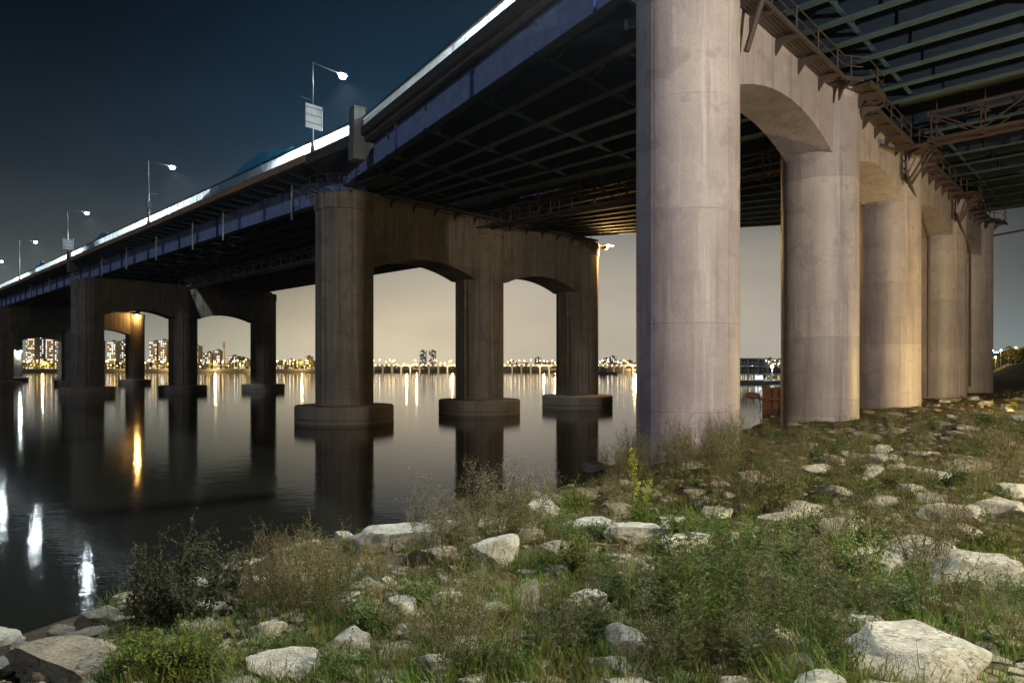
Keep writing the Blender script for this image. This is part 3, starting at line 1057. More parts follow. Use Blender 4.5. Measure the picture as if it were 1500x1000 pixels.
# ------------------------------------------------------------------ walkways, trusses
def walkway(name, pts, zf, out, parent, wid=0.85, rail_h=1.1, brk_h=0.75, step=2.35):
    """narrow hung walkway along plan points pts; out = outward normal"""
    for a, b_ in zip(pts[:-1], pts[1:]):
        L = (b_ - a).length; d = (b_ - a) / L
        o = Vector((d.y, -d.x, 0))
        if o.dot(out) < 0: o = -o
        n = max(1, int(round(L / step)))
        mb = MB()
        nb = 5
        for k in range(nb):
            off = o * (0.06 + wid * (k + 0.5) / nb)
            mb.beam(a + off + Z3 * zf, b_ + off + Z3 * zf, wid / nb * 0.82, 0.04)
        mb.build('walkway_planks', M['steel_dark'], parent)
        mb = MB(); mb.beam(a + o * (wid + 0.1) + Z3 * (zf - 0.02), b_ + o * (wid + 0.1) + Z3 * (zf - 0.02), 0.08, 0.2); mb.build('edge_beam', M['steel_dark'], parent)
        for k in range(n):
            q = a + d * (L * (k + 0.5) / n)
            mb = MB()
            s = d * 0.05
            pl = [(0.02, zf - 0.06), (wid + 0.1, zf - 0.06), (wid + 0.1, zf - 0.2), (0.34, zf - 0.32), (0.02, zf - brk_h)]
            vs = [q + o * x + sg * s + Z3 * z_ for sg in (-1, 1) for x, z_ in pl]
            mb.add(vs, [(0, 1, 2, 3, 4), (9, 8, 7, 6, 5)] + [(i, (i + 1) % 5, 5 + (i + 1) % 5, 5 + i) for i in range(5)])
            mb.build('bracket', M['steel_dark'], parent, origin=tuple(q + Z3 * zf))
            mb = MB(); mb.beam(q + o * (wid + 0.06) + Z3 * zf, q + o * (wid + 0.06) + Z3 * (zf + rail_h), 0.06, 0.06, (1, 0, 0)); mb.build('rail_post', M['steel_dark'], parent, origin=tuple(q + Z3 * zf))
        for hz in (rail_h, rail_h * 0.55):
            mb = MB(); mb.beam(a + o * (wid + 0.06) + Z3 * (zf + hz), b_ + o * (wid + 0.06) + Z3 * (zf + hz), 0.045, 0.045); mb.build('handrail', M['steel_dark'], parent)


wk = empty('inspection_walkway', tuple(r0(4, 1.2, 18.9)), 'rusty steel inspection walkway with handrail along the top of the bank pier', 'walkway')
pts = []
for i, s in enumerate(S0):
    if i > 0: pts += [r0(s - 2.4, 1.22), r0(s - 1.3, 2.0)]
    else: pts += [r0(1.6, 1.22)]
    if i > 0: pts += [r0(s + 1.3, 2.0)]
    if i < 4 and i > 0: pts += [r0(s + 2.4, 1.22)]
walkway('inspection_walkway', pts, 18.86, N0, wk)
wk = empty('inspection_walkway', tuple(br(-1.8, 2, 19.3)), 'dark hung walkway with handrail along the front of the nearest river pier', 'walkway')
walkway('inspection_walkway', [br(-1.85, 2.2), br(-1.85, 31.5)], 19.3, -U, wk, 0.9)
# ring railing round the top of the first river column
t = empty('pier_railing', tuple(br(0, 0, 19.2)), 'curved railing round the top of the nearest fluted column', 'railing')
for hz in (0.35, 0.75, 1.15):
    mb = MB()
    pr = [br(0, 0, 19.2 + hz) + Vector((math.cos(a), math.sin(a), 0)) * 3.2 for a in [R(150 + 9 * k) for k in range(17)]]
    mb.path(pr, 0.03, 6); mb.build('rail', M['black'], t)
for k in range(9):
    a = R(150 + 18 * k)
    p = br(0, 0, 19.1) + Vector((math.cos(a), math.sin(a), 0)) * 3.2
    mb = MB(); mb.tube(p - Z3 * 0.2, p + Z3 * 1.25, 0.03, 0.03, 6); mb.build('rail_post', M['black'], t)
    mb = MB(); mb.beam(p, br(0, 0, 19.1) + Vector((math.cos(a), math.sin(a), 0)) * 2.4, 0.06, 0.1); mb.build('rail_bracket', M['black'], t)
# little lookout cage near the approach end
t = empty('access_cage', tuple(br(-3.0, 1.0, 20.2)), 'small railed access cage under the concrete end post', 'railing')
cagep = [br(-2.6, -0.6), br(-6.5, -0.6), br(-6.5, 1.6)]
for hz in (0.05, 0.5, 0.95, 1.3):
    mb = MB(); mb.path([p + Z3 * (19.75 + hz) for p in cagep], 0.035, 6); mb.build('rail', M['black'], t)
for p0_, p1_ in zip(cagep[:-1], cagep[1:]):
    for k in range(4):
        p = p0_.lerp(p1_, k / 3)
        mb = MB(); mb.tube(p + Z3 * 19.75, p + Z3 * 21.1, 0.03, 0.03, 6); mb.build('rail_post', M['black'], t)
mb = MB(); mb.box(br(-4.5, 0.5, 19.74), 4.0, 2.2, 0.06, tuple(U), tuple(V)); mb.build('floor', M['black'], t)
for sg in (-0.2, 0.2):
    mb = MB(); mb.tube(br(-6.3, -0.6 + sg, 19.7), br(-6.3, -0.6 + sg, 22.2), 0.03, 0.03, 6); mb.build('ladder_rail', M['black'], t)


def truss(a, b_, zb, zt, wid, label, mat=M['steel_dark'], pan=2.4):
    a = Vector((a.x, a.y, 0)); b_ = Vector((b_.x, b_.y, 0))
    L = (b_ - a).length; d = (b_ - a) / L; o = Vector((-d.y, d.x, 0))
    t = empty('inspection_truss', (a.x, a.y, zb), label, 'truss')
    n = max(2, int(round(L / pan)))
    for sd in (-wid / 2, wid / 2):
        for z_ in (zb, zt):
            mb = MB(); mb.beam(a + o * sd + Z3 * z_, b_ + o * sd + Z3 * z_, 0.14, 0.14); mb.build('chord', mat, t)
        for k in range(n + 1):
            p = a + d * (L * k / n) + o * sd
            mb = MB(); mb.beam(p + Z3 * zb, p + Z3 * zt, 0.08, 0.08, (1, 0, 0)); mb.box(p + Z3 * (zb + 0.05), 0.4, 0.03, 0.34, tuple(d), tuple(o)); mb.box(p + Z3 * (zt - 0.05), 0.4, 0.03, 0.34, tuple(d), tuple(o))
            mb.build('upright', mat, t)
            if k < n:
                p2 = a + d * (L * (k + 1) / n) + o * sd
                mb = MB()
                if k % 2: mb.beam(p + Z3 * zb, p2 + Z3 * zt, 0.07, 0.07)
                else: mb.beam(p + Z3 * zt, p2 + Z3 * zb, 0.07, 0.07)
                mb.build('diagonal', mat, t)
    for k in range(n + 1):
        p = a + d * (L * k / n)
        for z_ in (zb, zt):
            mb = MB(); mb.beam(p - o * wid / 2 + Z3 * z_, p + o * wid / 2 + Z3 * z_, 0.07, 0.07); mb.build('cross_bar', mat, t)
        mb = MB(); mb.tube(p + o * wid / 2 + Z3 * zt, p + o * wid / 2 + Z3 * (zt + 1.2), 0.035, 0.035, 5); mb.build('hanger', mat, t)
    mb = MB()
    nb = 7
    for k in range(nb):
        off = o * (-wid / 2 + wid * (k + 0.5) / nb)
        mb.beam(a + off + Z3 * (zb + 0.09), b_ + off + Z3 * (zb + 0.09), wid / nb * 0.6, 0.03)
    mb.build('grating', mat, t)
    return t


gA = br(-1.5, 14.2); gB = r0(23.8, -1.9)
truss(gA, gB, 18.3, 19.75, 1.3, 'steel lattice truss under the approach between first river pier and bank pier')
gC = r0(23.8, 3.6)
truss(gC, gC + BD * 30, 18.25, 19.85, 1.3, 'rusty lattice truss hung under the beams at upper right')
truss(br(3, 14.2), br(78, 14.2), 18.9, 20.5, 1.6, 'long lattice truss under the open strip of the first river span', M['steel_grey'], 3.0)
truss(br(4, 22), br(78, 22), 17.9, 19.1, 1.4, 'dark lattice gantry below the far deck of the first river span', M['steel_dark'], 3.0)
# grated platform slung from the right truss
t = empty('grated_platform', tuple(gC + BD * 8 + Z3 * 18), 'perforated steel platform slung beside the rusty truss at upper right', 'platform')
pa = gC + BD * 6.4
pd = D0
for k in range(14):
    q = pa + BD * (0.17 * k)
    mb = MB(); mb.beam(q + pd * 0.8 + Z3 * 17.98, q + pd * 8.8 + Z3 * 17.98, 0.1, 0.04); mb.build('slat', M['rust'], t)
for k in range(9):
    q = pa + pd * (0.9 + k * 0.97)
    mb = MB(); mb.beam(q + Z3 * 17.92, q + BD * 2.3 + Z3 * 17.92, 0.06, 0.08); mb.build('bearer', M['rust'], t)
for off in (-0.1, 2.35):
    mb = MB(); mb.beam(pa + BD * off + pd * 0.8 + Z3 * 17.96, pa + BD * off + pd * 8.8 + Z3 * 17.96, 0.08, 0.22); mb.build('side_beam', M['rust'], t)
    for k in range(3):
        q = pa + BD * off + pd * (1.4 + 3.4 * k)
        mb = MB(); mb.tube(q + Z3 * 17.9, q + Z3 * 20.1, 0.035, 0.035, 5); mb.build('hanger', M['rust'], t)

# drain pipes on the bank pier
def pipe_thing(pts, r, lab):
    t_ = MB(); t_.path(pts, r, 8)
    for p in pts[1:-1]:
        t_.lathe(Vector(p), [(r * 0.2, -r * 1.2), (r * 1.25, -r * 0.6), (r * 1.25, r * 0.6), (r * 0.2, r * 1.2)], 8)
    return t_.build('drain_pipe', M['steel_dark'], None, origin=tuple(pts[-1]), label=lab, cat='pipe')


s3 = S0[2]; s4 = S0[3]
pipe_thing([r0(s3 - 2.2, 1.5, 17.6), r0(s3 + 1.6, 2.05, 13.6), r0(s3 + 1.6, 2.05, 2.6)], 0.1, 'thin drain pipe slanting then dropping down the third bank column')
pipe_thing([r0(s3 + 1.9, 1.3, 19.4), r0(s3 + 1.9, 1.3, 13.0)], 0.08, 'short upright pipe from the deck beside the third bank column')
pipe_thing([r0(s4 - 1.9, 1.5, 17.4), r0(s4 + 0.5, 2.08, 14.4), r0(s4 + 0.5, 2.08, 3.0)], 0.1, 'drain pipe with a bend running down the fourth bank column')
pipe_thing([r0(s3 - 7.4, 1.4, 17.9), r0(s3 - 3.2, 1.6, 18.4)], 0.09, 'short sloping pipe under the walkway by the third bank column')
pipe_thing([r0(S0[0] + 2.0, 2.4, 19.6), r0(S0[0] + 1.75, 1.6, 16.9)], 0.12, 'slanted strut beside the top of the nearest bank column')
pipe_thing([r0(58, 1, 17.6), r0(58, 1, 17.6) + Vector((14, -4, 2.3))], 0.09, 'dark cable stretching right from the last bank column')
# hooped ladder frames below the walkway
for s in (s3 - 2.3, s4 - 2.3):
    t = empty('ladder_frame', tuple(r0(s, 1.3, 16.8)), 'U-shaped ladder frame hanging below the walkway at the %s bank column' % ('third' if s < 30 else 'fourth'), 'ladder')
    for k in (0, 0.9):
        mb = MB(); mb.path([r0(s + k, 1.35, 18.9), r0(s + k, 1.35, 16.9), r0(s + k, 1.7, 16.7), r0(s + k, 2.9, 18.6)], 0.07, 6); mb.build('side_rail', M['steel_dark'], t)
    for z_ in (17.2, 17.7, 18.2):
        mb = MB(); mb.tube(r0(s, 1.35, z_), r0(s + 0.9, 1.35, z_), 0.04, 0.04, 6); mb.build('rung', M['steel_dark'], t)
    mb = MB(); mb.box(r0(s + 0.45, 2.1, 18.75), 2.4, 1.7, 0.06, tuple(D0), tuple(N0)); mb.build('landing', M['steel_dark'], t)

# ------------------------------------------------------------------ lamps under the bridge
def flood(loc, nrm, label, col, mat, power, rad=0.2):
    t = empty('floodlight', tuple(loc), label, 'lamp')
    loc = Vector(loc); nrm = Vector(nrm).normalized()
    sd = Vector((-nrm.y, nrm.x, 0))
    mb = MB(); mb.beam(loc - nrm * 0.9, loc, 0.09, 0.09); mb.build('bracket', M['steel_dark'], t)
    mb = MB(); mb.box(loc + nrm * 0.35 + Z3 * 0.24, 1.2, 1.3, 0.08, tuple(nrm), tuple(sd)); mb.box(loc - nrm * 0.2 - Z3 * 0.05, 0.06, 0.7, 0.45, tuple(nrm), tuple(sd)); mb.build('hood', M['steel_grey'], t)
    mb = MB(); mb.lathe(loc + nrm * 0.05 - Z3 * 0.05, [(0.08, -0.22), (0.22, -0.14), (0.27, 0.0), (0.22, 0.12), (0.1, 0.15)], 12); mb.build('lamp_glass', mat, t, smooth=True)
    lo = lamp_light('floodlight_light', (0, 0, 0), power, col, rad=rad)
    lo.parent = t; lo.location = nrm * 0.45 - Z3 * 0.1
    return t


pL = br(-2.5, 33.35, 18.8)
flood(pL, V, 'orange floodlight at the right end of the nearest river pier', (1.0, 0.55, 0.16), M['bulb_orange'], 10000)
pL = br(2 * SPAN - 2.9, 31.2 - 0.4, 18.7)
flood(pL, -U, 'orange floodlight on the last column of the third river pier', (1.0, 0.55, 0.16), M['bulb_orange'], 3500)
pL = br(3 * SPAN - 2.9, 15.6 + 1.2, 9.2)
flood(pL, -U, 'white floodlight low on a far pier column at the left edge', (0.85, 1.0, 0.95), M['bulb_white'], 2500)

# assumed lamps out of frame to the right, added to light bank and columns
def assumed_lamp(x, y, h, label, col, mat, power, rad=0.3):
    z0 = ground(x, y)
    t = empty('assumed_bank_lamp', (x, y, z0), label, 'street lamp', 'assumed lamps out of frame at right')
    mb = MB(); mb.tube((x, y, z0 - 0.3), (x, y, z0 + h), 0.09, 0.06, 10); mb.build('pole', M['steel_grey'], t)
    mb = MB(); mb.lathe((x, y, z0 + h), [(0.1, 0), (0.3, 0.25), (0.32, 0.5), (0.1, 0.62)], 16); mb.build('lamp_glass', mat, t, smooth=True)
    mb = MB(); mb.lathe((x, y, z0 + h + 0.66), [(0.42, 0), (0.4, 0.08), (0.1, 0.22)], 16); mb.build('lamp_hood', M['steel_grey'], t)
    lo = lamp_light('assumed_bank_light', (0, 0, h - 0.45), power, col, 'POINT', rad)
    lo.parent = t
    return t


M['bulb_soft'] = emit('assumed_bank_glass', (1.0, 0.92, 0.75), 40)
assumed_lamp(19.0, 1.0, 8.5, 'tall warm white lamp, assumed and unseen, on the levee right of the camera', (1.0, 0.91, 0.68), M['bulb_soft'], 41000)  # assumed from the light on rocks and columns
assumed_lamp(33.0, 37.0, 2.2, 'yellow lamp, assumed and unseen, right of the bank columns', (1.0, 0.72, 0.26), M['bulb_soft'], 8000)  # assumed from the yellow light at the column bases

# ------------------------------------------------------------------ across the water
def px_x(px, y):
    return (px - 750) / F * y


rng = random.Random(5)


def block(px, y, wpx, hpx, lab, warm=0.5, dens=0.62, zb=4.0, sig=False):
    """apartment or office block standing at depth y; wpx/hpx are its size in picture pixels"""
    w = wpx * y / F; h = max(6, hpx * y / F); dp = rng.uniform(11, 16)
    x = px_x(px, y)
    t = empty('building', (x, y, zb), lab, 'building', 'lit buildings beyond the river')
    mb = MB(); mb.box((x, y + dp / 2, zb + h / 2 - 2), w, dp, h + 4)
    k = max(1, int(w / 9))
    mb.build('wall', M['wall_far'], t)
    mb = MB()
    for i in range(k):
        mb.box((x - w / 2 + w * (i + 0.5) / k, y + dp / 2, zb + h + 1.2), 3.4, 4.5, 2.4)
    mb.box((x, y + dp / 2, zb + h + 0.15), w + 0.8, dp + 0.8, 0.5)
    mb.build('roof', M['wall_far'], t)
    A = MB(); B = MB()
    fl = max(2, int(h / 2.8)); nw = max(3, int(w / 2.3))
    for f in range(fl):
        for c in range(nw):
            if rng.random() < dens:
                q = (x - w / 2 + w * (c + 0.5) / nw, y - 0.06, zb + h * (f + 0.5) / fl)
                (A if rng.random() < warm else B).box(q, w / nw * rng.uniform(0.35, 0.7), 0.1, h / fl * rng.uniform(0.35, 0.55))
    if A.v: A.build('warm_windows', M['win_warm'], t, kind='stuff')
    if B.v: B.build('cool_windows', M['win_cool'], t, kind='stuff')
    return t


# high apartment slabs on the left, lower town towards the middle
for bi, (px, hh, w) in enumerate(((-30, 46, 22), (2, 50, 20), (44, 45, 13), (58, 47, 12), (72, 44, 11), (86, 47, 12), (104, 44, 13), (122, 47, 13), (140, 42, 12), (163, 40, 12), (178, 41, 12), (193, 36, 11), (224, 40, 11), (238, 42, 12), (251, 38, 11), (268, 36, 12), (285, 34, 11))):
    block(px, 905 + rng.uniform(0, 70), w, hh, '%s tall apartment slab with lit windows, counted from the left end of the far shore' % ORD[bi], 0.45, 0.5)
for bi, (px, hh, w) in enumerate(((304, 24, 13), (317, 27, 10), (341, 19, 12), (354, 16, 11), (368, 14, 12), (381, 16, 10), (395, 11, 12), (409, 10, 12), (424, 13, 9), (437, 12, 11), (451, 18, 8), (463, 12, 10))):
    block(px, 900 + rng.uniform(0, 70), w, hh, '%s low lit town building from the left, on the far shore between the river piers' % ORD[bi], 0.65, 0.5)
for px in (619, 633):
    block(px, 1300, 9, 26, '%s of the slim distant twin towers above the far bridge' % ('left' if px < 625 else 'right'), 0.5, 0.35, 5.0)
for bi, (px, hh, w) in enumerate(((752, 10, 12), (768, 8, 12), (788, 15, 9), (801, 9, 12), (815, 8, 11), (889, 14, 8), (899, 17, 8), (911, 10, 12), (924, 11, 10), (936, 9, 10), (1090, 12, 14), (1104, 9, 12), (1118, 13, 9), (1131, 14, 12), (1144, 13, 11), (1158, 10, 12))):
    block(px, 1000 + rng.uniform(0, 120), w, hh, '%s small distant building from the left along the right half of the far shore' % ORD[bi], 0.6, 0.45, 5.0)
x = px_x(328, 890)
t = empty('chimney', (x, 890, 4), 'tall slim chimney rising above the low town on the far shore', 'chimney')
mb = MB(); mb.lathe((x, 890, 4), [(1.9, 0), (1.3, 34), (1.5, 34.2), (1.5, 35.5)], 12); mb.build('shaft', M['wall_far'], t)
mb = MB(); mb.lathe((x, 890, 33), [(1.45, 0), (1.42, 2.2)], 12); mb.build('band', M['rust'], t)

# shore lamps
lg = MB(); lg.lathe((0, 0, 6.2), [(0.25, -0.55), (0.62, -0.2), (0.62, 0.2), (0.25, 0.55)], 8)
lp = MB(); lp.tube((0, 0, 0), (0, 0, 5.8), 0.14, 0.1, 5)
lg_w = lg.mesh('lamp_glass', M['far_warm']); lg_c = lg.mesh('lamp_glass', M['far_white']); lp_m = lp.mesh('pole', M['steel_grey'])
for k in range(270):
    if k < 150: px = -20 + k * 3.35 + rng.uniform(-2.4, 2.4)
    elif k < 200: px = 484 + (k - 150) * 5.1 + rng.uniform(-2, 2)
    else: px = 738 + (k - 200) * 5.9 + rng.uniform(-2, 2)
    y = rng.choice((856, 860, 872, 886)) + rng.uniform(-2, 2)
    x = px_x(px, y)
    t = empty('shore_lamp', (x, y, 4.4), 'small bright street lamp in the row along the far shore', 'street lamp', 'street lamps along the far shore')
    s = rng.choice((0.75, 0.9, 1.0, 1.3))
    t.scale = (s, s, rng.uniform(0.5, 1.9))
    a = bpy.data.objects.new('lamp_glass', lg_w if rng.random() < 0.72 else lg_c); COL.objects.link(a); a.parent = t
    a = bpy.data.objects.new('pole', lp_m); COL.objects.link(a); a.parent = t
    if k % 19 == 4:
        lo = lamp_light('shore_lamp_light', (0, 5, 7), 60000, (1.0, 0.74, 0.32), rad=0.8); lo.parent = t


# trees
def tree_meshes(seed, h=7.0, r=3.2, nl=380, leaf=0.8, mat='tree_lit'):
    q = random.Random(seed)
    tr = MB(); tr.tube((0, 0, -0.5), (0, 0, h * 0.55), 0.22, 0.1, 6)
    lobes = [(Vector((q.uniform(-r, r) * 0.55, q.uniform(-r, r) * 0.55, h * q.uniform(0.42, 0.9))), r * q.uniform(0.35, 0.62)) for _ in range(9)]
    for c, _ in lobes: tr.tube((0, 0, h * 0.35), c, 0.09, 0.03, 4)
    cr = MB()
    for _ in range(nl):
        c, rr = q.choice(lobes)
        d = Vector((q.gauss(0, 1), q.gauss(0, 1), q.gauss(0, 1))).normalized() * rr * q.uniform(0.5, 1.05)
        p = c + d
        a = Vector((q.gauss(0, 1), q.gauss(0, 1), q.gauss(0, 1))).normalized(); b_ = a.orthogonal().normalized()
        s = leaf * q.uniform(0.5, 1.1)
        cr.add([p - a * s, p + b_ * s * 0.6, p + a * s, p - b_ * s * 0.6], [(0, 1, 2, 3)])
    return tr.mesh('trunk', M['bark']), cr.mesh('crown', M[mat])


TM = [tree_meshes(s) for s in (1, 2, 3, 4)]


def tree(x, y, z, s, lab, grp):
    t = empty('tree', (x, y, z), lab, 'tree', grp)
    t.rotation_euler[2] = rng.uniform(0, 6.28); t.scale = (s, s, s * rng.uniform(0.85, 1.15))
    a, b_ = rng.choice(TM)
    for nm, me in (('trunk', a), ('crown', b_)):
        o = bpy.data.objects.new(nm, me); COL.objects.link(o); o.parent = t
    return t


for k in range(60):
    px = -10 + k * 8 + rng.uniform(-3, 3)
    y = rng.uniform(864, 884)
    tree(px_x(px, y), y, 4.2, rng.uniform(0.9, 1.6), 'rounded shrubby tree lit yellow along the far shore', 'trees along the far shore')
for k in range(34):
    px = 1452 + rng.uniform(0, 75)
    y = rng.uniform(230, 330)
    tree(px_x(px, y), y, ground0(px_x(px, y), y) - 0.3, rng.uniform(0.45, 0.85), 'bushy tree lit yellow behind the embankment right of the last bank column', 'trees behind the embankment')
for k, (px, py) in enumerate(((1454, 513), (1466, 513), (1458, 523), (1488, 509), (1499, 510), (1477, 518), (1511, 512))):
    y = 226 + 3 * k
    x = px_x(px, y); z = CAMZ + (HOR - py) / F * y
    zg = ground0(x, y)
    t = empty('embankment_lamp', (x, y, zg), 'small warm street lamp among the trees behind the embankment at right', 'street lamp', 'street lamps behind the embankment')
    mb = MB(); mb.tube((x, y, zg - 0.3), (x, y, z), 0.06, 0.05, 5); mb.build('pole', M['steel_grey'], t)
    mb = MB(); mb.lathe((x, y, z), [(0.1, -0.25), (0.3, -0.1), (0.3, 0.1), (0.1, 0.25)], 8); mb.build('lamp_glass', M['far_warm'], t)
    lo = lamp_light('embankment_lamp_light', (0, 0, 0), 1300, (1.0, 0.72, 0.3)); lo.parent = t; lo.location = (0, -0.6, z - zg)
for bi, (px, hh, w) in enumerate(((1460, 24, 16), (1482, 19, 14), (1500, 21, 12))):
    b_ = block(px, 620, w, hh, ORD[bi] + ' distant building with cool lit windows above the trees at right', 0.1, 0.4, 4.0)
mb = MB(); mb.box((px_x(1458, 619), 619.6, 19.5), 7, 0.2, 1.6)
t = mb.build('roof_sign', M['win_blue'], None, origin=(px_x(1458, 619), 619.6, 18), label='tiny blue lit sign on the distant building right of the last bank column', cat='sign')

# far road bridge with two rows of lamps
YB = 720.0
x0, x1 = px_x(500, YB), px_x(960, YB)
fb = empty('far_bridge', (x0, YB, 0), 'low distant bridge strung with yellow lights on the horizon between the river piers', 'bridge')
mb = MB(); mb.box(((x0 + x1) / 2, YB, 7.7), x1 - x0, 9, 1.0); mb.build('deck', M['wall_far'], fb)
mb = MB(); mb.box(((x0 + x1) / 2, YB - 4.4, 8.7), x1 - x0, 0.2, 0.8); mb.build('parapet', M['wall_far'], fb)
n = 34
for k in range(n):
    x = x0 + (x1 - x0) * (k + 0.5) / n
    mb = MB(); mb.box((x, YB, 3.4), 1.3, 6, 7.6); mb.box((x, YB, 6.8), 4.2, 7, 0.9); mb.build('pier', M['wall_far'], fb)
gl_m = MB(); gl_m.lathe((0, 0, 0), [(0.15, -0.4), (0.45, -0.12), (0.45, 0.12), (0.15, 0.4)], 7)
gl_m = gl_m.mesh('lamp', M['far_bridge_light'])
for k in range(68):
    x = x0 + (x1 - x0) * (k + 0.5) / 68
    inst('lamp', gl_m, (x, YB - 4.9, 8.3), fb, 0, rng.uniform(0.8, 1.25))
for k in range(15):
    x = x0 + (x1 - x0) * (k + 0.5) / 15
    mb = MB(); mb.tube((x, YB + 3, 8), (x, YB + 3, 13.2), 0.12, 0.1, 5); mb.build('lamp_pole', M['steel_grey'], fb)
    inst('lamp', gl_m, (x, YB + 3, 13.4), fb, 0, 1.7)
for k in range(7):  # added lights in front of the bridge, no lamps there, brighten its piers
    lo = lamp_light('far_bridge_light', (x0 + (x1 - x0) * (k + 0.5) / 7, YB - 14, 5), 26000, (1.0, 0.8, 0.45), rad=1.0)
    lo.parent = fb; lo.location = Vector(lo.location) - ORG[fb]
# dark work boat
x = px_x(888, 560)
t = empty('work_boat', (x, 560, 0), 'small dark work boat moored before the far bridge beside the third column', 'boat')
mb = MB(); mb.prism([(x - 7, 558), (x + 6, 558), (x + 9, 560), (x + 6, 562), (x - 7, 562)], -0.3, 1.8); mb.build('hull', M['black'], t)
mb = MB(); mb.box((x - 2.5, 560, 3.4), 5.0, 3.0, 3.2); mb.box((x - 3.0, 560, 5.5), 3.4, 2.6, 1.2); mb.build('cabin', M['wall_dark'], t)
mb = MB(); mb.tube((x - 3, 560, 6), (x - 3, 560, 10), 0.12, 0.06, 6); mb.build('mast', M['black'], t)

# floating three-storey building moored beyond the bank pier
xb = px_x(1095, 206); yb = 206
t = empty('floating_building', (xb, yb, 0), 'dark open-framed floating building moored on the water between the first two bank columns', 'building')
mb = MB(); mb.box((xb - 3, yb + 5, 0.35), 20, 13, 1.1); mb.build('pontoon', M['wall_dark'], t)
for z_ in (2.9, 5.2, 7.6):
    mb = MB(); mb.box((xb - 3, yb + 4.8, z_), 18.4, 11, 0.26); mb.build('floor_slab', M['steel_grey'], t)
for k in range(7):
    xk = xb - 12 + k * 3.0
    mb = MB(); mb.box((xk, yb - 0.4, 4.2), 0.22, 0.22, 7.2); mb.build('post', M['steel_grey'], t)
for z_ in (4.1, 6.4):
    mb = MB(); mb.box((xb - 3, yb + 5.2, z_), 16.5, 9, 1.9); mb.build('dark_glazing', M['wall_dark'], t)
    for k in range(16):
        xk = xb - 11 + k * 1.05
        mb = MB(); mb.box((xk, yb + 0.65, z_), 0.09, 0.09, 1.8); mb.build('mullion', M['steel_grey'], t)
    mb = MB(); mb.beam((xb - 12, yb - 0.5, z_ - 0.1), (xb + 6.2, yb - 0.5, z_ - 0.1), 0.05, 0.05); mb.build('balcony_rail', M['steel_grey'], t)
for dx in (-5.6, 2.6):
    mb = MB(); mb.box((xb + dx + 1, yb + 0.4, 1.9), 2.2, 0.1, 1.2); mb.build('lit_window', M['win_cool'], t)
xs_ = px_x(1131, 216)
t = empty('quay_lamp', (xs_, 216, 0.9), 'bright white quay lamp beside the floating building', 'street lamp')
mb = MB(); mb.tube((xs_, 216, 0.4), (xs_, 216, 4.9), 0.1, 0.07, 6); mb.build('pole', M['steel_grey'], t)
mb = MB(); mb.lathe((xs_, 216, 5.2), [(0.15, -0.3), (0.42, -0.1), (0.42, 0.1), (0.15, 0.3)], 10); mb.build('lamp_glass', M['bulb_white'], t)
lo = lamp_light('quay_lamp_light', (0, -0.6, 4.2), 2500, (1, 0.97, 0.88)); lo.parent = t
mb = MB(); mb.box((xs_ + 3, 219, 0.3), 16, 10, 1.0); mb.build('quay', M['wall_dark'], None, origin=(xs_, 219, 0), label='low dark quay with moored things beyond the floating building', cat='quay')
for k in range(7):
    xk = xs_ - 2.5 + k * 1.3
    tree(xk, 217 + rng.uniform(0, 4), 0.8, rng.uniform(0.16, 0.3), 'small shrub on the dark quay under the bright quay lamp', 'shrubs on the quay')

# rusty sheet-pile dolphin by the second column
xd, yd = 27.2, 67.5
t = empty('sheet_pile_dock', (xd, yd, 0), 'rusty sheet-pile dock with waling beam standing in the water left of the second column', 'dock')
for k in range(13):
    xk = xd - 2.3 + k * 0.55
    yk = yd + (0.16 if k % 2 else -0.16)
    mb = MB(); mb.box((xk, yk, 1.25), 0.42, 0.06, 2.9); mb.beam((xk + 0.21, yk, 1.25), (xk + 0.34, yd + (-0.16 if k % 2 else 0.16), 1.25), 0.05, 2.9); mb.build('sheet_pile', M['rust'], t)
for k in range(9):
    yk = yd + 0.3 + k * 0.55
    xk = xd - 2.2 + (yk - yd) * 0.38 + (0.14 if k % 2 else -0.14)
    mb = MB(); mb.box((xk, yk, 1.25), 0.06, 0.42, 2.9); mb.build('sheet_pile', M['rust'], t)
mb = MB(); mb.box((xd + 1.2, yd - 0.38, 1.55), 8.2, 0.3, 0.26); mb.build('waling_beam', M['rust'], t)
mb = MB(); mb.prism([(xd - 2.2, yd + 0.2), (xd + 4.6, yd + 0.2), (xd + 6.2, yd + 4.6), (xd - 0.5, yd + 4.6)], 1.9, 2.4); mb.build('fill', M['soil'], t)
mb = MB(); mb.tube((xd - 2.5, yd - 0.3, 2.6), (xd - 2.5, yd - 0.3, 3.1), 0.14, 0.14, 8); mb.build('bollard', M['rust'], t)
mb = MB()
ring = [Vector((xd - 3.3 + 0.62 * math.cos(a), yd + 0.3, 1.85)) + Vector((0, 0.5 * math.sin(a), 0.18 * math.sin(a))) for a in [R(20 * k) for k in range(19)]]
mb.path(ring, 0.15, 8); mb.build('fender_ring', M['rust'], t)
mb = MB(); mb.path([(xd - 2.9, yd, 1.8), (xd - 2.6, yd, 0.9), (xd - 2.7, yd, 0.1)], 0.04, 5); mb.path([(xd - 2.9, yd, 1.9), (xd - 2.5, yd - 0.2, 2.5)], 0.04, 5); mb.build('mooring_chain', M['rust'], t)

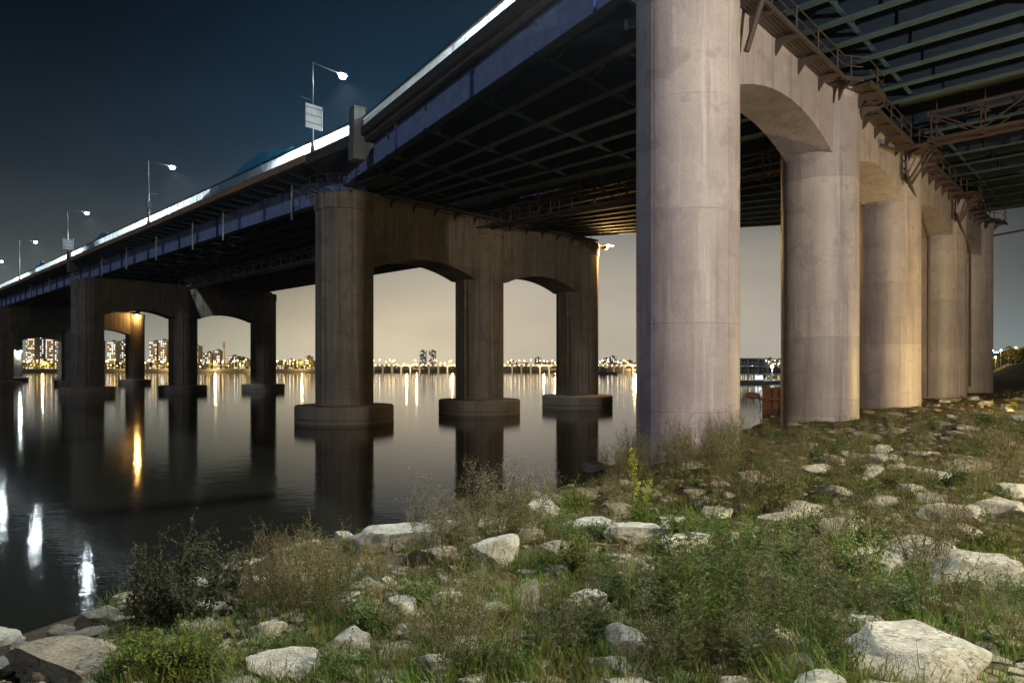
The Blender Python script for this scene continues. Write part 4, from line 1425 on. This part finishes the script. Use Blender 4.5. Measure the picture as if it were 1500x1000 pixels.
# ------------------------------------------------------------------ stones of the bank
def rock_mesh(seed, sub=3, flat=0.6):
    q = random.Random(seed)
    bm = bmesh.new()
    bmesh.ops.create_icosphere(bm, subdivisions=sub, radius=1.0)
    pl = []
    for _ in range(11):
        n_ = Vector((q.gauss(0, 1), q.gauss(0, 1), q.gauss(0, 0.8))).normalized()
        pl.append((n_, q.uniform(0.5, 0.82)))
    pl.append((Vector((q.uniform(-0.15, 0.15), q.uniform(-0.15, 0.15), 1)).normalized(), q.uniform(0.5, 0.7)))
    off = Vector((seed * 3.7, seed * 1.3, 0))
    for v_ in bm.verts:
        p = v_.co.copy()
        for n_, d in pl:
            k = p.dot(n_) - d
            if k > 0: p -= n_ * k * 0.94
        w = noise.fractal(p * 1.7 + off, 0.9, 2.1, 4) * 0.085 + noise.noise(p * 5.5 + off) * 0.03
        # bedding steps
        w += 0.03 * (abs(noise.noise(Vector((p.x * 0.8, p.y * 0.8, p.z * 6.0)) + off)) - 0.3)
        p += p.normalized() * w
        v_.co = (p.x, p.y, p.z * flat)
    me = bpy.data.meshes.new('stone')
    bm.to_mesh(me); bm.free()
    me.polygons.foreach_set('use_smooth', [True] * len(me.polygons))
    me.set_sharp_from_angle(angle=R(32))
    return me


RK = []
for s in range(9):
    me = rock_mesh(s + 1, 4, 0.62); me.materials.append(M['rock'])
    me2 = me.copy(); me2.materials.clear(); me2.materials.append(M['rock2'])
    RK.append((me, me2))
placed = []
BOULD = [  # px, py (foot of the visible face), width px, flatness, label
    (588, 806, 118, 0.75, 'long pale flat slab at the water edge left of the wispy weeds'),
    (728, 832, 78, 1.25, 'pale pointed boulder in the middle of the weeds'),
    (945, 796, 96, 0.55, 'flat pale slab right of the goldenrod stalk'),
    (860, 782, 84, 0.5, 'low flat pale slab left of the goldenrod stalk'),
    (800, 758, 66, 0.8, 'pale stone on the bank above the flat slabs'),
    (1462, 872, 150, 0.85, 'large pale boulder at the right edge of the foreground'),
    (1370, 1000, 250, 0.42, 'broad pale slab in the bottom right corner'),
    (930, 965, 92, 0.9, 'rough grey boulder at the bottom below the middle weeds'),
    (858, 905, 92, 0.7, 'pale boulder half hidden by weeds left of the leafy green plants'),
    (656, 884, 46, 0.8, 'small pale stone left of the middle weeds'),
    (404, 1004, 110, 0.6, 'pale boulder cut by the bottom edge, left of middle'),
    (78, 1000, 210, 0.42, 'long grey-brown slab in the bottom left corner'),
    (1345, 826, 120, 0.6, 'pale stone among grasses right of the leafy plants'),
    (1300, 840, 90, 0.8, 'upright pale stone left of the right-hand boulders'),
    (1482, 760, 92, 0.7, 'pale boulder at the right edge above the largest one'),
    (1488, 728, 60, 0.7, 'small pale boulder at the right edge, uppermost of three'),
    (1412, 768, 84, 0.65, 'middle-sized pale boulder just left of the right-edge pair'),
    (1180, 762, 72, 0.6, 'low pale stone in the grass beyond the leafy plants'),
    (1248, 780, 76, 0.6, 'rounded pale stone in the grass right of the low stone'),
    (1145, 770, 60, 0.6, 'small pale stone behind the tallest leafy plant'),
    (1436, 690, 92, 0.4, 'flat brown slab on the right slope below the columns'),
    (712, 905, 60, 0.55, 'low cracked stone in the middle foreground weeds'),
    (300, 905, 66, 0.8, 'grey stone behind the dark shrub at lower left'),
    (1300, 742, 56, 0.6, 'pale stone in the grass on the right slope'),
]
for i, (px, py, wp, fl, lab) in enumerate(BOULD):
    p = at(px, min(py, 999))
    sx = wp * p.y / F / 2 / 0.82
    sy = sx * rng.uniform(0.7, 0.95)
    sz = sx * fl * 1.15
    me = RK[i % 9][0 if i not in (11, 20) else 1]
    c = Vector((p.x, p.y + sy * 0.55, 0)); c.z = ground(c.x, c.y) + sz * 0.12
    inst('boulder', me, c, None, (rng.uniform(-0.12, 0.12), rng.uniform(-0.12, 0.12), rng.uniform(-0.5, 0.5)), (sx, sy, sz), label=lab, cat='boulder', group='boulders on the bank')
    placed.append((c.x, c.y, max(sx, sy)))
q = random.Random(77)
cnt = 0
tries = 0
while cnt < 225 and tries < 9000:
    tries += 1
    px = q.uniform(-60, 1560)
    py = 578 + 460 * q.random() ** 1.5
    p = at(px, py)
    d = inland(p.x, p.y)
    if p.y > 75 or d < -0.6: continue
    r = q.uniform(0.16, 0.48) * (1.0 + 0.012 * p.y) * (1.25 if d < 1.5 else 1.0)
    if p.y < 9: r *= 0.75
    if any((p.x - a) ** 2 + (p.y - b_) ** 2 < (r * 0.8 + rr * 0.75) ** 2 for a, b_, rr in placed): continue
    if any((p.x - c.x) ** 2 + (p.y - c.y) ** 2 < (2.0 + r) ** 2 for c in C0): continue
    pick = 1 if (p.y > 22 and q.random() < 0.75) or q.random() < 0.36 else 0
    sc = (r, r * q.uniform(0.65, 1.0), r * q.uniform(0.45, 0.95))
    inst('stone', RK[q.randrange(9)][pick], (p.x, p.y, ground(p.x, p.y) + sc[2] * 0.05), bank, (q.uniform(-0.2, 0.2), q.uniform(-0.2, 0.2), q.uniform(0, 6.28)), sc)
    placed.append((p.x, p.y, r))
    cnt += 1
# gravel and pitching too small to pick apart
gm = []
for s in range(4):
    m_ = rock_mesh(40 + s, 1, 0.6)
    gm.append(([v_.co.copy() for v_ in m_.vertices], [tuple(p.vertices) for p in m_.polygons]))
mb = MB()
for _ in range(5200):
    px = q.uniform(-60, 1560); py = 572 + 450 * q.random() ** 1.7
    p = at(px, py)
    if p.y > 85 or inland(p.x, p.y) < -0.3: continue
    vs, fs = q.choice(gm)
    r = q.uniform(0.04, 0.13) * (1 + 0.02 * p.y)
    a = q.uniform(0, 6.28); ca, sa = math.cos(a) * r, math.sin(a) * r
    mb.add([(p.x + v_.x * ca - v_.y * sa, p.y + v_.x * sa + v_.y * ca, p.z + v_.z * r * 0.9) for v_ in vs], fs)
mb.build('rubble', M['rock2'], None, label='small broken stones scattered over the sloping bank', cat='rubble', kind='stuff')


# ------------------------------------------------------------------ plants
def rv(q, s=1.0):
    return Vector((q.gauss(0, 1), q.gauss(0, 1), q.gauss(0, 1))) * s


def leaf(mb, p, d, L, w, q, droop=0.25):
    """narrow leaf, two folded quads"""
    d = d.normalized()
    s = d.cross(Z3)
    if s.length < 0.05: s = Vector((1, 0, 0))
    s.normalize(); s = (s + rv(q, 0.35)).normalized()
    m_ = p + d * L * 0.5
    e = p + d * L - Z3 * L * droop
    mb.add([p, m_ + s * w * 0.5, e, m_ - s * w * 0.5], [(0, 1, 2), (0, 2, 3)])


def stalk(mb, p, d, L, r, q, seg=4, bend=0.1):
    pts = [p.copy()]
    d = d.normalized()
    for k in range(seg):
        d = (d + rv(q, bend)).normalized()
        p = p + d * L / seg
        pts.append(p.copy())
    for k in range(seg):
        mb.tube(pts[k], pts[k + 1], r * (1 - 0.75 * k / seg), r * (1 - 0.75 * (k + 1) / seg), 3, False)
    return pts


def wispy(seed, H=1.1, nst=7, seeds=True, leafm='olive'):
    """branched fleabane-like weed: airy panicles of tiny pale heads"""
    q = random.Random(seed)
    st = MB(); lf = MB(); sd = MB()
    for _ in range(nst):
        a = q.uniform(0, 6.28); r = q.uniform(0, 0.16)
        d = Vector((math.cos(a) * q.uniform(0.05, 0.45), math.sin(a) * q.uniform(0.05, 0.45), 1))
        pts = stalk(st, Vector((r * math.cos(a), r * math.sin(a), -0.05)), d, H * q.uniform(0.65, 1.05), 0.0055, q, 6, 0.07)
        for k in range(1, 6):
            for _ in range(5):
                f = q.random()
                p = pts[k].lerp(pts[k + 1], f)
                if k < 4 and q.random() < 0.8:
                    leaf(lf, p, rv(q) + Z3 * 0.5, q.uniform(0.05, 0.13), 0.011, q)
                if k >= 2:
                    bp = stalk(st, p, rv(q, 0.8) + Z3 * 1.0, H * q.uniform(0.1, 0.26), 0.0026, q, 2, 0.2)
                    for _ in range(q.randint(5, 9)):
                        e = bp[1].lerp(bp[2], q.random()) + rv(q, 0.018)
                        s = q.uniform(0.0032, 0.0066)
                        a_ = rv(q).normalized() * s; b_ = a_.orthogonal().normalized() * s
                        sd.add([e - a_, e + b_, e + a_, e - b_], [(0, 1, 2, 3)])
    return [('stems', st.mesh('stems', M['stem'])), ('leaves', lf.mesh('leaves', M[leafm])), ('seed_heads', sd.mesh('seed_heads', M['seed' if seeds else 'dry']))]


def mugwort(seed, H=1.3, nst=3, mat='leaf_green'):
    """upright stems with divided, finger-like leaves"""
    q = random.Random(seed)
    st = MB(); lf = MB()
    for _ in range(nst):
        a = q.uniform(0, 6.28)
        pts = stalk(st, Vector((q.uniform(-0.15, 0.15), q.uniform(-0.15, 0.15), -0.05)), Vector((math.cos(a) * 0.22, math.sin(a) * 0.22, 1)), H * q.uniform(0.7, 1.05), 0.009, q, 7, 0.05)
        for k in range(1, 7):
            for j in range(6):
                p = pts[k].lerp(pts[k + 1], j / 6)
                th = (k * 6 + j) * 2.4 + a
                up = 0.15 + 0.1 * k
                d = Vector((math.cos(th), math.sin(th), up)).normalized()
                L = (0.20 - 0.016 * k) * q.uniform(0.7, 1.2)
                st.tube(p, p + d * L * 0.5, 0.002, 0.0015, 3, False)
                for w in (-0.9, -0.45, 0.0, 0.45, 0.9):
                    c, s = math.cos(w), math.sin(w)
                    dd = Vector((d.x * c - d.y * s, d.x * s + d.y * c, d.z + q.uniform(-0.1, 0.15)))
                    leaf(lf, p + d * L * (0.5 - abs(w) * 0.18), dd, L * (0.75 - 0.22 * abs(w)), L * 0.15, q, 0.2)
    return [('stems', st.mesh('stems', M['stem'])), ('leaves', lf.mesh('leaves', M[mat]))]


def goldenrod(seed, H=1.2):
    q = random.Random(seed)
    st = MB(); lf = MB(); fl = MB()
    for s0 in range(3):
        pts = stalk(st, Vector((q.uniform(-0.1, 0.1), q.uniform(-0.1, 0.1), -0.05)), Vector((q.uniform(-0.12, 0.12), q.uniform(-0.12, 0.12), 1)), H * (1.0 if s0 == 0 else 0.6), 0.008, q, 7, 0.04)
        for k in range(7):
            for j in range(9):
                p = pts[k].lerp(pts[k + 1], j / 9)
                th = (k * 9 + j) * 2.4
                d = Vector((math.cos(th), math.sin(th), 0.6))
                if k < 6: leaf(lf, p, d, 0.15 - 0.015 * k, 0.018, q, 0.3)
                if k >= 4:
                    for _ in range(6):
                        e = p + d.normalized() * q.uniform(0.0, 0.10) + rv(q, 0.012)
                        a_ = rv(q).normalized() * 0.011; b_ = a_.orthogonal().normalized() * 0.011
                        fl.add([e - a_, e + b_, e + a_, e - b_], [(0, 1, 2, 3)])
    return [('stem', st.mesh('stem', M['stem'])), ('leaves', lf.mesh('leaves', M['leaf_bright'])), ('flowers', fl.mesh('flowers', M['gold']))]


def shrub(seed, H=1.5, mat='leaf_dark', n=9, spread=0.5, lw=0.03):
    q = random.Random(seed)
    st = MB(); lf = MB()
    for _ in range(n):
        a = q.uniform(0, 6.28)
        pts = stalk(st, Vector((0.1 * math.cos(a), 0.1 * math.sin(a), -0.1)), Vector((math.cos(a) * spread * q.random(), math.sin(a) * spread * q.random(), 1)), H * q.uniform(0.55, 1.05), 0.010, q, 6, 0.12)
        for k in range(1, 6):
            for _ in range(4):
                p = pts[k].lerp(pts[k + 1], q.random())
                tw = stalk(st, p, rv(q, 0.9) + Z3 * 0.5, q.uniform(0.15, 0.38), 0.004, q, 3, 0.2)
                for _ in range(9):
                    j = q.randrange(3)
                    leaf(lf, tw[j].lerp(tw[j + 1], q.random()), rv(q) + Z3 * 0.3, q.uniform(0.04, 0.09), lw, q, 0.15)
    return [('branches', st.mesh('branches', M['bark'])), ('leaves', lf.mesh('leaves', M[mat]))]


VAR = {
    'wispy': [wispy(s, 1.05 + 0.06 * (s % 3), 7) for s in (1, 2, 3, 4, 5)],
    'brown': [wispy(s, 0.85, 8, False, 'dry') for s in (11, 12, 13)],
    'mugwort': [mugwort(s, 1.2, 3) for s in (21, 22, 23)],
    'greymug': [mugwort(s, 1.0, 3, 'leaf_grey') for s in (24, 25)],
    'gold': [goldenrod(31)],
    'shrub': [shrub(41), shrub(42, 1.3)],
    'bright': [shrub(51, 0.7, 'leaf_bright', 12, 0.9, 0.028), shrub(52, 0.55, 'leaf_bright', 12, 1.0, 0.028)],
    'lowgreen': [shrub(61, 0.5, 'leaf_green', 10, 1.1, 0.03), shrub(62, 0.42, 'leaf_green', 10, 1.2, 0.028)],
}
INFO = {
    'wispy': ('wispy_weed', 'wispy olive weed with tiny pale seed heads on the stony bank', 'weed', 'wispy weeds on the bank'),
    'brown': ('dry_weed', 'thin dry brown weed among the bank stones', 'weed', 'dry brown weeds on the bank'),
    'mugwort': ('leafy_weed', 'tall leafy green weed with finger-like leaves in the right foreground', 'weed', 'leafy green weeds'),
    'greymug': ('leafy_weed', 'grey-green weed with divided leaves on the bank', 'weed', 'grey-green leafy weeds'),
    'gold': ('goldenrod', 'goldenrod stalk with yellow-green flower spike', 'flower', None),
    'shrub': ('dark_shrub', 'dark twiggy shrub at the water edge, lower left', 'shrub', 'dark shrubs at the water edge'),
    'bright': ('green_bush', 'low bright green bush in the lower left foreground', 'bush', 'bright green bushes'),
    'lowgreen': ('low_bush', 'low spreading green plant between the bank stones', 'plant', 'low green plants between the stones'),
}


USED = {}
LOOK = {'wispy': 'wispy olive weed with pale seed heads', 'brown': 'thin dry brown weed', 'mugwort': 'leafy weed with finger-like leaves', 'greymug': 'grey-green leafy weed',
        'gold': 'goldenrod', 'shrub': 'dark twiggy shrub', 'bright': 'bright green bush', 'lowgreen': 'low spreading green plant'}
MARKS = [(0, 'waterside slab'), (1, 'pointed boulder'), (2, 'flat slab'), (5, 'large right-edge boulder'), (6, 'corner slab'), (7, 'rough grey boulder'), (8, 'half-hidden boulder'), (10, 'bottom-edge boulder'),
         (11, 'grey-brown slab'), (13, 'upright pale stone'), (17, 'low pale stone'), (20, 'flat brown slab'), (22, 'grey stone')]


def where(p):
    best = None
    for i, nm in MARKS:
        x, y, _ = placed[i]
        d = math.hypot(p.x - x, p.y - y)
        if best is None or d < best[0]: best = (d, x, y, nm)
    for i, c in enumerate(C0[:4]):
        d = math.hypot(p.x - c.x, p.y - c.y) * 0.6
        if d < best[0]: best = (d, c.x, c.y, ORD[i] + ' bank column')
    d, x, y, nm = best
    a = (p.x / p.y - x / y) * 1000
    dy = p.y - y
    if abs(a) < 25: rel = 'behind' if dy > 0 else 'in front of'
    else: rel = ('left of' if a < 0 else 'right of')
    far = '' if d < 1.2 else ('well ' if d > 3.5 else '')
    return far + rel + ' the ' + nm


def plant(kind, p, s, label=None):
    nm, lab, cat, grp = INFO[kind]
    if not label:
        size = 'tall ' if s > 1.0 else ('small ' if s < 0.65 else 'middling ')
        lab = size + LOOK[kind] + ' ' + where(p)
    v_ = rng.choice(VAR[kind])
    t = empty(nm, (p.x, p.y, p.z - 0.02), label or lab, cat, grp if not label else None)
    t.rotation_euler = (rng.uniform(-0.1, 0.1), rng.uniform(-0.1, 0.1), rng.uniform(0, 6.28))
    t.scale = (s, s, s * rng.uniform(0.85, 1.15))
    for pn, me in v_:
        o = bpy.data.objects.new(pn, me); COL.objects.link(o); o.parent = t
        o['kind'] = 'stuff'
    return t


def scatter(kind, n, x0, x1, y0, y1, smin, smax, maxy=60, mind=0.2):
    k = 0; tr = 0
    while k < n and tr < n * 20:
        tr += 1
        p = at(rng.uniform(x0, x1), rng.uniform(y0, y1))
        if p.y > maxy or inland(p.x, p.y) < mind: continue
        if any((p.x - c.x) ** 2 + (p.y - c.y) ** 2 < 2.1 ** 2 for c in C0): continue
        if any((p.x - a) ** 2 + (p.y - b_) ** 2 < (rr * 0.62) ** 2 for a, b_, rr in placed[:len(BOULD)]): continue
        plant(kind, p, rng.uniform(smin, smax)); k += 1


# marked single plants
plant('gold', at(935, 770), 1.05, 'goldenrod stalk with yellow-green flower spike in front of the nearest bank column')
for px, py, s in ((1030, 930, 1.15), (1000, 905, 0.85), (1065, 950, 1.0), (1090, 900, 0.95), (1120, 955, 0.7), (975, 960, 0.9), (1040, 870, 0.9), (1160, 935, 0.65), (1210, 960, 0.6), (1010, 990, 0.8)):
    plant('mugwort', at(px, py), s)
for px, py, s in ((1085, 985, 0.75), (1140, 880, 0.8), (1180, 900, 0.8), (1235, 905, 0.75), (1290, 920, 0.7), (960, 900, 0.8), (900, 870, 0.7), (520, 900, 0.7), (470, 905, 0.7), (840, 960, 0.7), (1330, 900, 0.7)):
    plant('greymug', at(px, py), s)
for px, py, s in ((250, 905, 0.9), (215, 925, 0.85), (285, 915, 0.75), (330, 880, 0.7), (235, 900, 0.9)):
    plant('shrub', at(px, py), s)
for px, py, s in ((240, 992, 0.7), (205, 990, 0.6), (285, 990, 0.65), (180, 996, 0.5), (310, 994, 0.55)):
    plant('bright', at(px, py), s)
for px, py, s in ((738, 790, 1.25), (715, 795, 1.15), (755, 788, 1.1), (650, 800, 0.95), (668, 806, 0.95), (690, 800, 0.9), (632, 806, 0.8), (700, 815, 0.8), (745, 782, 1.2), (728, 786, 1.25), (765, 790, 1.0), (640, 792, 1.0), (660, 796, 1.05), (678, 792, 0.95), (618, 812, 0.7), (735, 800, 1.1), (780, 770, 0.8), (810, 752, 0.8)):
    plant('wispy', at(px, py), s)
for px, py, s in ((400, 860, 1.0), (430, 865, 1.05), (370, 870, 0.9), (460, 868, 0.95), (415, 885, 0.9), (490, 880, 0.9), (445, 900, 0.8), (385, 890, 0.9)):
    plant('brown', at(px, py), s)
    plant('wispy', at(px + 14, py + 6), s * 0.85)
scatter('wispy', 60, 830, 1090, 640, 700, 0.9, 1.5)
scatter('wispy', 64, 880, 1500, 625, 760, 0.6, 1.15)
scatter('wispy', 62, 540, 1500, 740, 1000, 0.35, 0.8)
scatter('wispy', 14, 1200, 1430, 780, 900, 0.7, 0.95)
scatter('brown', 34, 900, 1500, 600, 720, 0.7, 1.2)
scatter('brown', 30, 330, 1500, 800, 1000, 0.3, 0.6)
scatter('lowgreen', 64, 380, 1500, 730, 1000, 0.35, 0.75)
scatter('lowgreen', 26, 1000, 1500, 610, 730, 0.6, 1.2)
scatter('bright', 14, 780, 1300, 720, 850, 0.5, 0.9)

# grass: blades too many to count
def grass(name, n, seed, mat, L, W, per, x0, x1, ypow, label, maxy=70):
    q = random.Random(seed)
    vs = []; fs = []
    for _ in range(n):
        px = q.uniform(x0, x1); py = 574 + 450 * q.random() ** ypow
        p = at(px, py)
        if p.y > maxy or inland(p.x, p.y) < 0.1: continue
        if noise.noise((p.x * 0.35, p.y * 0.35, seed)) < -0.22: continue
        if any((p.x - a) ** 2 + (p.y - b_) ** 2 < (rr * 0.66) ** 2 for a, b_, rr in placed[:len(BOULD)]): continue
        sc = 1 + 0.025 * p.y
        for _ in range(per):
            a = q.uniform(0, 6.28); r = q.uniform(0, 0.13) * sc
            b0 = Vector((p.x + r * math.cos(a), p.y + r * math.sin(a), p.z - 0.03))
            h = L * q.uniform(0.5, 1.15) * (0.8 + 0.2 * sc); w = W * sc * q.uniform(0.7, 1.2)
            ln = q.uniform(0.1, 0.75)
            d = Vector((math.cos(a) * ln, math.sin(a) * ln, 1)).normalized()
            s = Vector((-math.sin(a + q.uniform(-1, 1)), math.cos(a + q.uniform(-1, 1)), 0)) * w
            m_ = b0 + d * h * 0.55
            e = m_ + (d + Vector((math.cos(a), math.sin(a), -0.7)) * ln).normalized() * h * 0.5
            i = len(vs)
            vs += [b0 - s, b0 + s, m_ - s * 0.7, m_ + s * 0.7, e]
            fs += [(i, i + 1, i + 3, i + 2), (i + 2, i + 3, i + 4)]
    me = bpy.data.meshes.new(name)
    me.from_pydata([tuple(v_) for v_ in vs], [], fs)
    me.materials.append(M[mat])
    o = bpy.data.objects.new(name, me); COL.objects.link(o)
    return tag(o, label, 'grass', None, 'stuff')


grass('grass', 2700, 3, 'leaf_green', 0.24, 0.0042, 22, 150, 1560, 1.25, 'short green grass growing between the bank stones')
grass('bright_grass', 700, 4, 'leaf_bright', 0.3, 0.0048, 18, 600, 1500, 1.1, 'long bright grass tufts on the bank')
grass('dry_grass', 2100, 5, 'dry', 0.26, 0.0036, 20, 150, 1560, 1.45, 'brown dry grass over the sloping bank')
grass('straw_grass', 500, 6, 'straw', 0.3, 0.003, 12, 300, 1560, 1.5, 'pale straw stalks scattered over the bank')

# ------------------------------------------------------------------ river air: thin even haze round the whole place
mb = MB(); mb.box((0, 1400, 36), 5400, 3500, 88)
hz = mb.build('haze', None, kind='stuff', label='thin river haze over the whole place', cat='haze')
hm = bpy.data.materials.new('river_haze'); hm.use_nodes = True
ht = hm.node_tree; ht.nodes.clear()
ho = ht.nodes.new('ShaderNodeOutputMaterial'); hv = ht.nodes.new('ShaderNodeVolumePrincipled')
hv.inputs['Color'].default_value = (0.9, 0.93, 1.0, 1); hv.inputs['Density'].default_value = 0.00006; hv.inputs['Anisotropy'].default_value = 0.75
ht.links.new(hv.outputs[0], ho.inputs['Volume'])
hz.data.materials.clear(); hz.data.materials.append(hm)
